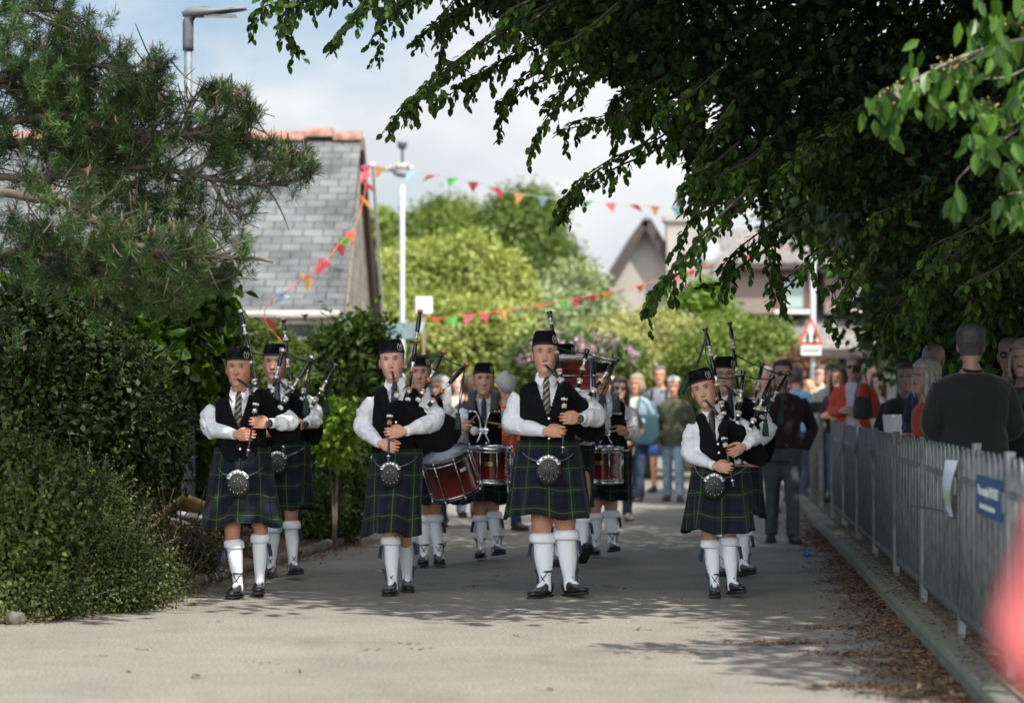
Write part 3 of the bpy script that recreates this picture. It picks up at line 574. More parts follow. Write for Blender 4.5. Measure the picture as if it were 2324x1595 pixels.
def glasses(fr,par,dark=False,z=.119):
    mb=MB(); 
    for s in (-1,1):
        th=np.linspace(0,2*np.pi,13); P=np.c_[s*.032+.022*np.sin(th),np.full(13,-.104)+.006*abs(np.sin(th))*0,z+.017*np.cos(th)]
        if dark: ball(mb,(0,0,0),1e-5,4,0,None,None,3); V=A(*[(s*.032+.024*math.sin(a),-.104-.003*q,z-.002+.019*math.cos(a)) for q in(0,1) for a in np.linspace(0,2*np.pi,12,endpoint=False)]); rings(mb,fr(V).reshape(2,12,3))
        else: tube(mb,fr(P),.0016,5,0,1)
        tube(mb,fr([(s*.054,-.100,z+.005),(s*.078,-.05,z+.005),(s*.079,.01,z)]),.0022,5)
    tube(mb,fr([(-.011,-.104,z+.004),(0,-.107,z+.006),(.011,-.104,z+.004)]),.002,5)
    put('sunglasses' if dark else 'glasses',mb,mat('glass_frame',(.012,.012,.014),.15,coat=.5),par)

def mounts(style): return {'silver':[silver,silver],'ivory':[ivory,ivory],'orange':[orange,orange]}[style]
def pipes(c,sp,label,drones=3):
    """bagpipe from picture positions"""
    st=sp.get('style','ivory'); M_=[wood_black,mounts(st)[0],silver,white_pl,velvet]
    ch0,ch1=c(*sp['chanter'][0]),c(*sp['chanter'][1]); t=thing('bagpipe',label,'bagpipes',ch1,'bagpipes played by the band')
    bg=MB(); P=[c(X,Y,dy) for X,Y,dy,r in sp['bag']]; r=[(q[3],q[3]*.8) for q in sp['bag']]; loft(bg,[p+A(0,.10*min(1,max(0,(q_[3]-.05)/.05)),0) for p,q_ in zip(P,sp['bag'])],[(a_,b_*.72) for a_,b_ in r],20,(0,0,1),6)
    V=bg.V[0]; bg.V[0]=V+(.006*wob(V,16,3)+.002*wob(V,60,4))[:,None]*A(.3,1,.5); put('bag',bg,velvet,t)
    for nm,(a,b) in (('bass_drone',sp['bass']),('tenor_drone',sp['ten'][0]),('tenor_drone',sp['ten'][1])):
        a,b=c(*a),c(*b); L_=np.linalg.norm(b-a); q=MB()
        mk=[(0,.012,0),(0,.020,4),(.02,.021,4)]
        u=1/L_
        if nm=='tenor_drone': pr=[(0,.0,3),(0,.0215,3),(.018*u,.0215,3),(.018*u,.0155,0),(.055*u,.0165,0),(.058*u,.0175,2),(.082*u,.0175,2),(.082*u,.0205,1),(.090*u,.0235,1),(.098*u,.0205,0),(.1*u,.0105,0),(.165*u,.0110,0),(.170*u,.0125,1),(.176*u,.0215,1),(.186*u,.0215,1),(.190*u,.012,1),(.205*u,.0088,2),(.245*u,.0088,2),(.246*u,.0155,2),(.262*u,.0155,0),(.263*u,.0135,0)]
        else: pr=[(0,.0,3),(0,.0215,3),(.018*u,.0215,3),(.018*u,.0155,0),(.055*u,.0165,0),(.058*u,.0175,2),(.082*u,.0175,2),(.082*u,.0205,1),(.090*u,.0235,1),(.098*u,.0205,0),(.1*u,.0105,0),(.21*u,.0115,0),(.215*u,.0125,1),(.221*u,.0215,1),(.231*u,.0215,1),(.235*u,.012,2),(.262*u,.009,2),(.275*u,.016,2),(.29*u,.016,0),(.291*u,.0135,0),(.36*u,.0165,0),(.43*u,.0135,0),(.44*u,.0120,1),(.446*u,.0215,1),(.456*u,.0215,1),(.46*u,.012,2),(.50*u,.009,2),(.502*u,.0155,2),(.515*u,.0155,0),(.516*u,.013,0)]
        lst=pr[-1][0]; top=1-.05*u
        for i in range(12): f_=lst+(top-lst)*(i+1)/13; pr.append((f_,(.0135+.004*math.sin((i+1)/13*3.1))*(1.08 if i%2 else .94),0))
        pr+=[(top,.011,0),(1-.03*u,.0125,0),(1-.022*u,.0195,1 if st!='ivory' else 0),(1-.006*u,.0215,1),(1,.020,1),(1,.006,1)]
        pr=[p for i,p in enumerate(pr)]; lathe(q,a,b,pr,14); put(nm,q,M_,t)
    q=MB(); a,b=c(*sp['blow'][1]),sp.get('mouth',None); b=c(*sp['blow'][0]) if b is None else b; u=1/np.linalg.norm(b-a)
    lathe(q,a,b,[(0,.0,3),(0,.024,3),(.012*u,.024,3),(.012*u,.018,1),(.035*u,.017,0),(.036*u,.012,0),(.08*u,.013,0),(.085*u,.016,0),(.10*u,.016,0),(.105*u,.010,0),(.9,.0085,0),(1,.006,0),(1,.001,0)],12); put('blowpipe',q,M_,t)
    q=MB(); L_=np.linalg.norm(ch1-ch0); u=1/L_; lathe(q,ch0,ch1,[(0,.0,3),(0,.0235,3),(.016*u,.0235,3),(.016*u,.019,0),(.045*u,.0185,1),(.07*u,.018,1),(.071*u,.0095,0),(.12*u,.0065,0),(1-.06*u,.0085,0),(1-.05*u,.0125,2),(1-.043*u,.0125,0),(1-.02*u,.0105,0),(1-.005*u,.015,0),(1,.014,0),(1,.002,0)],12); put('chanter',q,M_,t)
    cd=MB(); ba=[c(*x) for x in sp['bass']]; ta=[c(*x) for x in sp['ten'][0]]; tb=[c(*x) for x in sp['ten'][1]]
    p1=ba[0]+(ba[1]-ba[0])*sp.get('cf',.6); p2=ta[0]+(ta[1]-ta[0])*.9; p3=tb[0]+(tb[1]-tb[0])*.92
    tube(cd,[p1,(p1+p2)/2-A(0,0,.012),p2],.0055,6,0,6); tube(cd,[p2,(p2+p3)/2-A(0,0,.012),p3],.0055,6,0,6)
    pe=p3+A(sp.get('tsx',-.03),0,-.30*sp.get('tl',1)); tube(cd,[p3,(p3+pe)/2+A(.012,0,0),pe],.005,6,0,5); tube(cd,[p3+A(.006,0,0),(p3+pe)/2+A(-.004,0,0),pe+A(.003,0,0)],.004,6,0,5)
    if sp.get('tb2'): 
        e2=c(*sp['tb2']); pt=ba[0]+(ba[1]-ba[0])*.93; tube(cd,[pt,(pt+e2)/2+A(.02,0,0),e2],.0045,6,0,5); tube(cd,[pt,pt*.5+p1*.5+A(-.035,-.01,0),p1],.0045,6,0,5); tube(cd,[pt+A(.003,0,0),(pt+e2)/2+A(.008,0,-.01),e2],.0045,6,0,5)
    put('cord',cd,cordg,t)
    for e in [pe]+([e2] if sp.get('tb2') else []):
        ts=MB(); dn=A(0,0,-1.) if e is pe else nrm(A(-.6,0,-1)); lathe(ts,e,e+dn*.125,[(0,.005,0),(.05,.014,0),(.14,.017,0),(.2,.011,0),(.3,.019,0),(.75,.024,0),(1,.027,0),(1,.002,0)],12); V=ts.V[0]; ts.V[0]=V+.002*wob(V,300,2)[:,None]*A(1,1,0); put('tassel',ts,cordg,t)
    return t
# ---------------------------------------------------------------- the band
GRP='pipe band marching up the road'
def P1():
    sp=dict(crop=1,D=17.35,H=1.71,g=1.08,hip=300,shx=288,head=(285,467),hrot=(-.12,0,0),tone=A(.60,.31,.20),hair=(.12,.07,.04),ruddy=.6,wide=1.06,
      label='stocky front-row piper nearest the left-hand bushes, with striped tie and black watch',
      arms=[((122,672,.02),(262,708,-.24),(345,714,-.28)),((552,640,-.05),(440,650,-.24),(362,648,-.28))],
      legs=[((248,1200,-.05),(276,1478,-.12),-.18,0),((392,1165,.0),(386,1464,.06),.05,.05)],lg=1.0,
      tie='stripe',btn=3,kz=(770,1163),kx=(158,440,96,490),spo=(277,955,1.0),belly=.03,watch=True,seed=1)
    par,c,arms,fr=bandsman(sp)
    pipes(c,dict(mouth=fr(A(.006,-.092,.048)),style='silver',chanter=((368,548,-.24),(323,820,-.31)),bag=[(368,552,-.22,.035),(372,500,-.20,.055),(420,560,-.17,.08),(475,625,-.13,.115),(530,700,-.08,.11),(578,738,-.03,.03)],
      bass=((372,492,-.12),(290,72,.05)),ten=[((440,532,-.12),(507,272,.03)),((490,575,-.12),(657,308,.05))],blow=((272,416,-.125),(372,486,-.22)),cf=.48,tsx=-.03,tl=.9,tb2=(296,255,.02)),'silver-mounted bagpipe played by the stocky front-row piper on the left')
def P2():
    sp=dict(crop=2,D=17.5,H=1.79,g=.98,hip=255,shx=272,head=(252,428),hrot=(-.05,.02,-.06),tone=A(.68,.40,.29),hair=(.10,.06,.03),ruddy=.35,cheek=1,
      label='pale young piper second from the left in the front row, playing amber-ringed pipes',
      arms=[((90,672,.02),(184,752,-.24),(236,770,-.29)),((482,630,-.06),(314,692,-.27),(236,700,-.31))],
      legs=[((236,1180,-.04),(248,1464,0),-.15,0),((312,1165,.1),(322,1446,.35),.1,0)],lg=.98,
      tie='navy',btn=3,kz=(775,1212),kx=(142,398,94,400),spo=(238,908,.95),seed=2.3)
    par,c,arms,fr=bandsman(sp)
    pipes(c,dict(mouth=fr(A(.006,-.092,.048)),style='orange',chanter=((234,608,-.26),(226,850,-.32)),bag=[(236,612,-.25,.032),(250,572,-.22,.055),(300,600,-.19,.09),(380,655,-.17,.135),(470,695,-.08,.15),(545,690,0,.12),(588,690,.04,.04)],
      bass=((326,534,-.14),(390,72,.05)),ten=[((378,536,-.14),(512,280,.03)),((420,575,-.15),(632,343,.05))],blow=((259,400,-.125),(273,512,-.24)),cf=.5,tsx=-.045,tl=1.1),'amber-mounted bagpipe played by the pale young piper second from the left')
def P3():
    sp=dict(crop=3,D=17.35,H=1.83,g=1.1,hip=305,shx=303,head=(292,402),hrot=(-.03,-.03,0),hz=1.22,tone=A(.60,.33,.225),hair=(.09,.055,.03),ruddy=.4,wide=1.0,cheek=.6,
      label='tall piper in the middle of the front row wearing a navy and cream striped tie',
      arms=[((120,655,.03),(290,692,-.27),(372,694,-.31)),((562,614,-.03),(474,626,-.27),(400,626,-.31))],
      legs=[((275,1160,.0),(294,1474,-.04),-.5,0),((396,1140,.0),(416,1468,.0),.5,.12)],lg=1.24,ks=1.06,
      tie='stripe',btn=3,kz=(738,1124),kx=(150,462,86,538),spo=(310,885,1.1),watch=True,seed=3.1,wcw=.165)
    par,c,arms,fr=bandsman(sp)
    pipes(c,dict(mouth=fr(A(.006,-.092,.048)),style='ivory',chanter=((391,522,-.24),(382,806,-.33)),bag=[(391,526,-.23,.036),(384,460,-.20,.05),(420,540,-.18,.09),(480,620,-.13,.12),(545,690,-.05,.10),(580,730,0,.03)],
      bass=((375,440,-.12),(313,78,.05)),ten=[((456,486,-.12),(508,272,.03)),((508,525,-.12),(662,318,.05))],blow=((280,352,-.125),(380,436,-.2)),cf=.5,tsx=-.10,tl=.8),'ivory-mounted bagpipe played by the tall piper in the middle of the front row')
def P4():
    sp=dict(crop=4,D=17.3,H=1.57,g=.92,hip=322,shx=292,head=(270,570),hrot=(-.22,.05,-.26),tone=A(.60,.345,.24),hair=(.05,.03,.018),ruddy=.2,cheek=.5,wide=.98,
      label='short young piper at the right end of the front row, cap tilted, nearest the railings',
      arms=[((168,808,.03),(298,868,-.2),(372,882,-.27)),((512,712,-.05),(452,768,-.2),(385,806,-.27))],
      legs=[((272,1205,.0),(300,1476,-.02),-.08,0),((374,1190,.0),(388,1468,.0),.35,.12)],lg=1.08,sockf=.86,
      tie='dark',btn=4,kz=(872,1198),kx=(185,478,134,510),spo=(297,968,.95),seed=4.2,wcw=.14)
    par,c,arms,fr=bandsman(sp)
    pipes(c,dict(mouth=fr(A(.006,-.092,.048)),style='ivory',chanter=((348,722,-.2),(397,975,-.29)),bag=[(349,726,-.19,.036),(345,665,-.17,.055),(395,700,-.15,.09),(460,765,-.1,.10),(525,820,-.03,.08),(556,862,0,.02)],
      bass=((346,606,-.12),(250,162,.05)),ten=[((415,655,-.12),(448,378,.03)),((476,688,-.12),(598,402,.05))],blow=((250,553,-.115),(335,628,-.17)),cf=.42,tsx=-.04,tl=.95,tb2=(172,420,0)),'ivory-mounted bagpipe held by the short piper at the right end of the front row')
def P5():
    sp=dict(crop=1,D=19.1,H=1.79,g=1.0,hip=524,shx=500,head=(466,432),hrot=(-.1,0,0),tone=A(.56,.31,.22),hair=(.12,.10,.09),ruddy=.5,
      label='older piper of the second row, half hidden behind the stocky piper on the left',
      arms=[((330,640,.0),(430,700,-.22),(500,700,-.27)),((674,628,-.03),(622,655,-.22),(555,668,-.28))],
      legs=[((458,1130,.1),(446,1380,.12),-.1,0),((548,1105,-.1),(556,1370,-.1),.35,.1)],lg=.95,tie='navy',btn=3,kz=(740,1080),kx=(440,610,425,652),spo=(478,850,.95),seed=5,watch=True)
    par,c,arms,fr=bandsman(sp)
    pipes(c,dict(mouth=fr(A(.006,-.092,.048)),style='ivory',chanter=((528,590,-.24),(505,800,-.31)),bag=[(526,594,-.22,.036),(525,520,-.17,.05),(580,570,-.15,.09),(620,640,-.1,.12),(655,710,-.05,.09),(672,760,0,.02)],
      bass=((545,500,-.12),(510,118,.05)),ten=[((598,532,-.12),(652,322,.03)),((648,572,-.12),(778,352,.05))],blow=((466,400,-.12),(545,500,-.18)),cf=.55,tsx=-.06,tl=.8),'bagpipe with pale rings played by the second-row piper behind the left end of the band')
def P6():
    sp=dict(crop=4,D=19.3,H=1.70,g=1.0,hip=428,shx=400,head=(350,494),hrot=(-.1,0,0),tone=A(.52,.31,.23),hair=(.2,.18,.17),ruddy=.3,glasses=True,
      label='bespectacled older piper of the second row, half hidden behind the short piper on the right',
      arms=[((240,700,.0),(340,760,-.22),(420,770,-.27)),((580,690,-.03),(500,760,-.22),(440,765,-.28))],
      legs=[((352,1160,.1),(348,1378,.1),-.1,0),((446,1150,-.1),(446,1376,-.1),.3,.15)],lg=1.0,tie='dark',btn=3,kz=(870,1122),kx=(340,510,355,550),spo=None,seed=6)
    par,c,arms,fr=bandsman(sp)
    pipes(c,dict(mouth=fr(A(.006,-.092,.048)),style='ivory',chanter=((440,640,-.24),(440,860,-.31)),bag=[(440,650,-.22,.036),(425,560,-.17,.05),(470,590,-.15,.08),(520,660,-.1,.11),(560,760,-.05,.10),(570,850,0,.02)],
      bass=((430,540,-.12),(377,132,.05)),ten=[((494,580,-.12),(546,340,.03)),((538,622,-.12),(682,385,.05))],blow=((346,462,-.12),(428,530,-.18)),cf=.6,tsx=-.05,tl=.9),'ivory-mounted bagpipe of the bespectacled second-row piper, rising above the short piper')

def drum(name,ctr,r,h,Rm,label,group,nrod=8,txt=None,top=True,r2=None):
    t=thing(name,label,'drum',ctr,group); f=lambda P: np.asarray(P,float)@Rm.T+ctr
    th=np.linspace(0,2*np.pi,49)[:-1]
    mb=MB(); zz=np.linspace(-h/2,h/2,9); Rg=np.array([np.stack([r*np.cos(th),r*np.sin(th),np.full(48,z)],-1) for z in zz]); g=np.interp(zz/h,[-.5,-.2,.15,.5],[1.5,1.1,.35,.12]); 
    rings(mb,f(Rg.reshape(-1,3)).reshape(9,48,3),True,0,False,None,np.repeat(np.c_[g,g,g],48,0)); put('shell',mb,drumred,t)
    for s in ((1,-1)):
        mb=MB(); Rg=np.array([np.stack([rr*np.cos(th),rr*np.sin(th),np.full(48,s*(h/2+dz))],-1) for rr,dz in ((r+.003,-.016),(r+.012,-.016),(r+.013,.014),(r+.002,.016),(r-.002,.010),(r+.003,-.016))]); rings(mb,f(Rg.reshape(-1,3)).reshape(6,48,3),True,0,False); put('hoop',mb,chrome if name=='snare_drum' else mat('black_hoop',(.012,.011,.011),.2,coat=.6),t)
        mb=MB(); Rg=np.array([np.stack([rr*np.cos(th),rr*np.sin(th),np.full(48,s*(h/2+.004))],-1) for rr in (r,.01)]); rings(mb,f(Rg.reshape(-1,3)).reshape(2,48,3),True,0,True); put('drum_head',mb,drumhead,t)
        mb=MB(); Rg=np.array([np.stack([rr*np.cos(th),rr*np.sin(th),np.full(48,s*(h/2+dz))],-1) for rr,dz in ((r+.002,-.030),(r+.010,-.030),(r+.010,-.020),(r+.002,-.020))]); rings(mb,f(Rg.reshape(-1,3)).reshape(4,48,3),True,0,False); put('rim_band',mb,chrome,t)
    for i in range(nrod):
        a=2*np.pi*(i+.35)/nrod; p=A(math.cos(a),math.sin(a),0); mb=MB()
        tube(mb,f([p*(r+.016)+A(0,0,-h/2-.01),p*(r+.016)+A(0,0,h/2+.012)]),.0042,6,0,1)
        for z in (-h/2-.002,h/2+.004): tube(mb,f([p*(r+.016)+A(0,0,z-.012),p*(r+.016)+A(0,0,z+.012)]),.0105,8,0,1)
        for z in (-h*.3,h*.3): tube(mb,f([p*(r-.002)+A(0,0,z),p*(r+.020)+A(0,0,z)]),.006,6,0,1)
        put('tension_rod',mb,chrome,t)
    return t,f
def text_on_drum(t,f,txt,r,a,size,z0=0):
    V,T=text_mesh(txt,size,.35,False,.0004); ang=a+V[:,1]/r; P=np.stack([(r+.003)*np.cos(ang),(r+.003)*np.sin(ang),-V[:,0]+z0],-1); put('lettering',MB().add(f(P),None,T),white_pl,t,smooth=False)
def plate(t,f,r,a,z,m,w_=.03,h_=.014):
    mb=MB(); an=np.linspace(a-w_/r,a+w_/r,7); G=np.array([np.stack([(r+.004)*np.cos(an),(r+.004)*np.sin(an),np.full(7,z+q)],-1) for q in (-h_,h_)]); mb=grid(mb,f(G.reshape(-1,3)).reshape(2,7,3)); put('badge',mb,m,t)
def harness(c,par,top,by,dy=-.15):
    mb=MB()
    for s in (-1,1): pass
    return mb
brass=mat('brass_plate',(.55,.38,.14),.3,1)
def stick(a,b,label,kind='drumstick'):
    mb=MB(); L_=np.linalg.norm(b-a); lathe(mb,a,b,[(0,.003,0),(.01,.007,0),(.7,.0075,0),(.93,.004,0),(.96,.0065,0),(.99,.0055,0),(1,.001,0)],8); return put('drumstick',mb,stickw,None,a,label,'drumstick','drumsticks of the snare drummers')
def carrier(c,par,sx0,sx1,Yb,topY,drumtop,dxc,dy):
    """shoulder straps and chrome bars that hold a snare drum"""
    hb=MB(); cc=(sx0+sx1)/2
    for s,X in ((-1,sx0),(1,sx1)):
        q=MB(); loft(q,[c(X-s*6,topY-48,.02),c(X-s*2,topY-30,-.12),c(X,topY,-.165),c(X,Yb,-.175)],[(.034,.010)]*4,12,(1,0,0),4,0,True,None,4); put('shoulder_strap',q,mat('strap_grey',(.045,.05,.052),.6),par)
        tube(hb,[c(X-28*1,Yb,-.20),c(X+28,Yb,-.20)],.011,8,0,1)
        tube(hb,[c(X,Yb,-.20),c(X-s*22,Yb+2,-.22),c(X-s*36,Yb+30,-.23),c(cc+s*14,Yb+70,-.23),c(cc+s*10,Yb+92,-.24)],.0085,8,0,5)
        tube(hb,[c(cc+s*8,Yb+92,-.25),c(cc+s*14,Yb+118,-.26),c(cc+s*32,drumtop+5,-.27)],.008,8,0,4)
    box(hb,c(cc,Yb+92,-.25),(.045,.012,.010)); box(hb,c(cc,Yb+108,-.25),(.038,.012,.006)); ball(hb,c(cc,Yb+100,-.26),.018,8)
    put('drum_carrier',hb,chrome,par)
def D7():
    sp=dict(crop=2,D=20.4,H=1.72,g=1.0,hip=440,shx=408,head=(388,478),tone=A(.56,.33,.24),hair=(.05,.03,.02),
      label='tenor drummer half hidden behind the pale young piper, only cap, eyes and stockings showing',
      arms=[((330,640,0),(380,740,-.2),(430,740,-.28)),((545,660,.0),(580,690,-.22),(612,684,-.30))],grip=True,
      legs=[((404,1080,0),(410,1322,-.02),-.05,0),((462,1075,0),(480,1318,.0),.15,0)],kz=(800,1050),kx=(350,520,380,575),seed=7)
    par,c,arms,fr=bandsman(sp)
    ctr=c(547,905,-.48); ax=rotx(.42)@roty(0); Rm=roty(-.30)@rotx(.30)
    t,f=drum('tenor_drum',ctr,.205,.335,Rm,'large tilted tenor drum with red sunburst shell and white skin beside the pale piper','drums carried by the band',8)
    plate(t,f,.205,-math.pi/2+.55,.06,white_pl,.028,.013)
    tube(q:=MB(),[c(596,684,-.30),c(660,688,-.34)],.004,6,0,1); m=put('drum_mallet',q,mat('green_rod',(.05,.25,.14),.5),None,c(596,684,-.30),'tenor mallet with round white head and green stick held low over the tilted drum','mallet','tenor drum mallets')
    q=MB(); ball(q,c(668,690,-.35),.038,14,0,None,None,10); put('mallet_head',q,felt,m)
    tube(q:=MB(),[c(470,660,-.25),c(533,596,-.2)],.004,6,0,1); m=put('drum_mallet',q,mat('green_rod',(.05,.25,.14),.5),None,c(470,660,-.25),'tenor mallet whose round white head shows above the piper\'s black bag','mallet','tenor drum mallets')
    q=MB(); ball(q,c(534,590,-.2),.036,14,0,None,None,10); put('mallet_head',q,felt,m)
def D8():
    sp=dict(crop=2,D=21.2,H=1.66,g=.93,hip=728,shx=716,head=(716,508),tone=A(.58,.34,.25),hair=(.06,.035,.02),cheek=0,
      label='young snare drummer in the gap between the two middle pipers, sticks raised',
      arms=[((598,648,0),(594,672,-.24),(622,664,-.30)),((842,655,0),(862,700,-.22),(838,690,-.29))],grip=True,
      legs=[((694,1085,0),(706,1288,0),-.15,0),((764,1065,0),(778,1278,-.05),.3,.12)],kz=(790,1050),kx=(640,810,590,832),seed=8)
    par,c,arms,fr=bandsman(sp)
    ctr=c(752,862,-.42); t,f=drum('snare_drum',ctr,.172,.29,rotx(.05),'red lacquered snare drum with chrome rims carried between the two middle pipers','drums carried by the band',8)
    plate(t,f,.172,-math.pi/2-.12,.02,brass,.034,.018); text_on_drum(t,f,'Pearl',.172,-math.pi/2+.93,.10,-.02)
    carrier(c,par,652,770,590,530,745,711,0)
    stick(c(604,690,-.24),c(684,600,-.46),'wooden drumstick in the young drummer\'s hand on the left of his snare drum'); stick(c(862,668,-.22),c(718,640,-.5),'wooden drumstick in the young drummer\'s hand on the right, beside the tall piper')
def D9():
    sp=dict(crop=3,D=20.5,H=1.84,g=1.05,hip=425,shx=400,head=(392,420),tone=A(.55,.32,.23),hair=(.1,.08,.07),
      label='bass drummer hidden behind the tall middle piper and the big drum, one foot lifted',
      arms=[((215,585,.05),(170,560,-.1),(140,520,-.15)),((590,640,.0),(596,690,-.2),(560,680,-.25))],grip=True,
      legs=[((372,1110,0),(362,1318,0),-.1,0),((482,1090,-.2),(484,1300,-.35),.2,.55)],kz=(760,1070),kx=(330,520,330,545),seed=9)
    par,c,arms,fr=bandsman(sp)
    ctr=c(425,525,-.50); t,f=drum('bass_drum',ctr,.355,.36,roty(-math.pi/2)@rotz(0),'big red bass drum with black and chrome hoops behind the tall middle piper','drums carried by the band',10)
    a,b=c(150,575,-.15),c(92,440,-.20); q=MB(); tube(q,[a,b],.008,8,0,1); m=put('bass_mallet',q,mat('metal_stick',(.3,.3,.3),.3,.8),None,a,'big woolly grey bass drum mallet raised beside the tall middle piper','mallet')
    d=nrm(A(.45,0,-.5)); q=MB(); lathe(q,b-d*.085,b+d*.085,[(0,.0,0),(0,.05,0),(.06,.072,0),(.94,.072,0),(1,.05,0),(1,.001,0)],20); V=q.V[0]; q.V[0]=V+.002*wob(V,200,1)[:,None]; put('mallet_head',q,mat('grey_fleece',(.50,.51,.47),.95,bump=.5,bs=120),m)
def D10():
    sp=dict(crop=3,D=21.6,H=1.68,g=1.12,hip=620,shx=604,head=(578,505),tone=A(.54,.33,.25),hair=(.03,.02,.015),
      label='snare drummer in the third row behind the tall piper\'s shoulder, face crossed by his pipes',
      arms=[((520,665,.0),(560,690,-.22),(590,690,-.28)),((742,712,.0),(712,700,-.24),(688,690,-.29))],grip=True,
      legs=[((545,1075,0),(553,1273,0),-.1,0),((628,1065,0),(632,1262,-.1),.2,.1)],lg=1.1,kz=(790,1035),kx=(530,715,505,735),seed=10,wcw=.15)
    par,c,arms,fr=bandsman(sp)
    ctr=c(585,862,-.42); t,f=drum('snare_drum',ctr,.172,.29,rotx(.05),'red lacquered snare drum with chrome rims partly hidden by the tall piper\'s kilt','drums carried by the band',8)
    plate(t,f,.172,-math.pi/2-.25,.03,brass,.034,.018); text_on_drum(t,f,'Pearl',.172,-math.pi/2+.72,.10,-.02)
    carrier(c,par,548,655,600,545,750,604,0)
    stick(c(752,664,-.26),c(600,700,-.5),'wooden drumstick held level by the third-row drummer behind the tall piper')
for fn in (P1,P2,P3,P4,P5,P6,D7,D8,D9,D10): fn()

# ---------------------------------------------------------------- spectators
def civ(xd,D,H,label,yaw=0,head=0,hair='short',hc=(.05,.03,.02),top=(.1,.1,.1),bot=(.05,.06,.09),tl=.86,arms='down',g=1.,z0=0,shades=False,gl=False,inner=None,tone=SK,legs='trousers',step=.0,pitch=0,shoes=(.02,.02,.02),loose=0,sleeve=None,group='spectators gathered behind the band',collar=True,bare=False,name='person',lean=0,extra=None):
    k=H/1.75; base=W(xd,900,D); base[2]=z0; par=thing(name,label,'person',base,group)
    T=lambda p: np.asarray(p,float)@rotz(yaw).T+base
    ax=nrm(rotz(yaw)@A(1,0,0)); ln=A(0,-lean,0)
    sh=T(ln); hip=base.copy(); hd=T(A(0,-.02-lean*1.12,1.52*k)); fr=headframe(hd,H,yaw+head,pitch); tone=np.asarray(tone,float)*(.6 if z0 and xd>2000 else 1.)  # skin of people behind the railings darkened to stand for the shade there
    body=MB(); torso(body,hip,A(sh[0],sh[1],0),k,g,0,.8,1.5,16,yaw=yaw); loft(body,[T(A(0,.01-lean,1.44*k)),hd+A(0,.01,.02)],[.062,.054],10,ax,1)
    SH=[T(A(s*.172*k*g,.012-lean,1.385*k)) for s in(-1,1)]
    po={'down':[((-.25,.03,1.12),(-.25,-.03,.88),(-.24,-.06,.78)),((.25,.03,1.12),(.25,-.03,.88),(.24,-.06,.78))],
        'pockets':[((-.29,.05,1.12),(-.22,-.05,.92),(-.17,-.08,.85)),((.29,.05,1.12),(.22,-.05,.92),(.17,-.08,.85))],
        'hold':[((-.25,.02,1.13),(-.12,-.24,1.14),(-.05,-.27,1.15)),((.25,.02,1.13),(.12,-.24,1.12),(.05,-.27,1.13))],
        'low':[((-.25,.02,1.12),(-.14,-.2,1.0),(-.05,-.24,.98)),((.25,.02,1.12),(.14,-.2,.98),(.06,-.24,.96))]}[arms]
    AR=[]
    for s,(e,w_,t) in zip(SH,po): 
        q=[T(A(p[0]*(.5+.5*g),p[1]-lean*.7,p[2])*A(k,k,k)) for p in (e,w_,t)]; AR.append((s,*q)); limb(body,s,*q[:2],.05*k,.045*k,.026*k,.04*k,10)
    LG=[]
    for s in(-1,1):
        kn=T(A(s*.09*k,-.03-step*s*.6,.49*k)); an=T(A(s*.095*k,step*-s+.0,.085)); LG.append((T(A(s*.085*k,0,.9*k)),kn,an)); limb(body,LG[-1][0],kn,an,.085*k,.05*k,.034*k,.055*k,10)
    V,Q,_,_,_,_,_=remesh(body,.015,2).cat(); bb=MB().add(V,Q,None,0,None,tone*.95); add_head(bb,fr,tone,np.asarray(hc),0,1.)
    for s,e,w_,t in AR:
        if arms!='pockets': hand(bb,w_,t,A(0,0,1.) if arms in('hold','low') else rotz(yaw)@A(0,-1,0),rotz(yaw)@A(0,-1,.2) if arms in('hold','low') else (s-base)*A(1,1,0),k**.5,1.2,tone)
    put('body',bb,skin,par)
    put('hair',hair_mesh(fr,hair,hc,.010 if hair!='bald' else .003),hairm,par)
    ct=MB(); torso(ct,hip,A(sh[0],sh[1],0),k,g,.020+loose,tl,1.47,22,yaw=yaw)
    for s,e,w_,t in AR: 
        s2=s*.9+T(A(0,-lean,1.36*k))*.1; 
        if bare: loft(ct,[s2,s*.6+e*.4,s*.25+e*.75],np.array([.07,.066,.062])*k,12,(0,1,0)); continue
        loft(ct,[s2,s*.5+e*.5,e,(e+w_)/2,w_],np.array([.076,.070,.064,.054,.044])*k*(1+loose*4),12,(0,1,0))
    dsp=lambda V: .010*wob(V,20,4)+.004*wob(V,55,6)
    r=remesh(ct,.015,2,dsp); V,Q,_,_,_,_,_=r.cat(); C=np.ones((len(V),1))*np.asarray(top,float)
    Lc=(V-base)@rotz(yaw)
    if inner is not None:
        wd=inner[1]; msk=(Lc[:,1]<-.03)&(abs(Lc[:,0])<wd*(1+.12*np.sin(Lc[:,2]*9)))&(Lc[:,2]>tl*k); C[msk]=inner[0]
    if extra: C=extra(Lc,C,k)
    put('top',MB().add(V,Q,None,0,None,C),cloth,par)
    if collar:
        q=MB(); loft(q,[T(A(0,.008-lean,1.43*k)),T(A(0,.005-lean,1.465*k)),T(A(0,.012-lean,1.50*k))],[(.10,.085),(.075,.07),(.066,.066)],18,ax,3,0,False); put('neckline',q,mat('cloth',(1,1,1)),par) if False else q
        C=np.ones(3)*(np.asarray(top)*.9 if inner is None else np.asarray(inner[0])); q.C=[np.tile(C,(len(q.V[0]),1))]; put('neckline',q,cloth,par)
    tr=MB(); torso(tr,hip,hip,k,g,.010,.8,1.02,18,yaw=yaw)
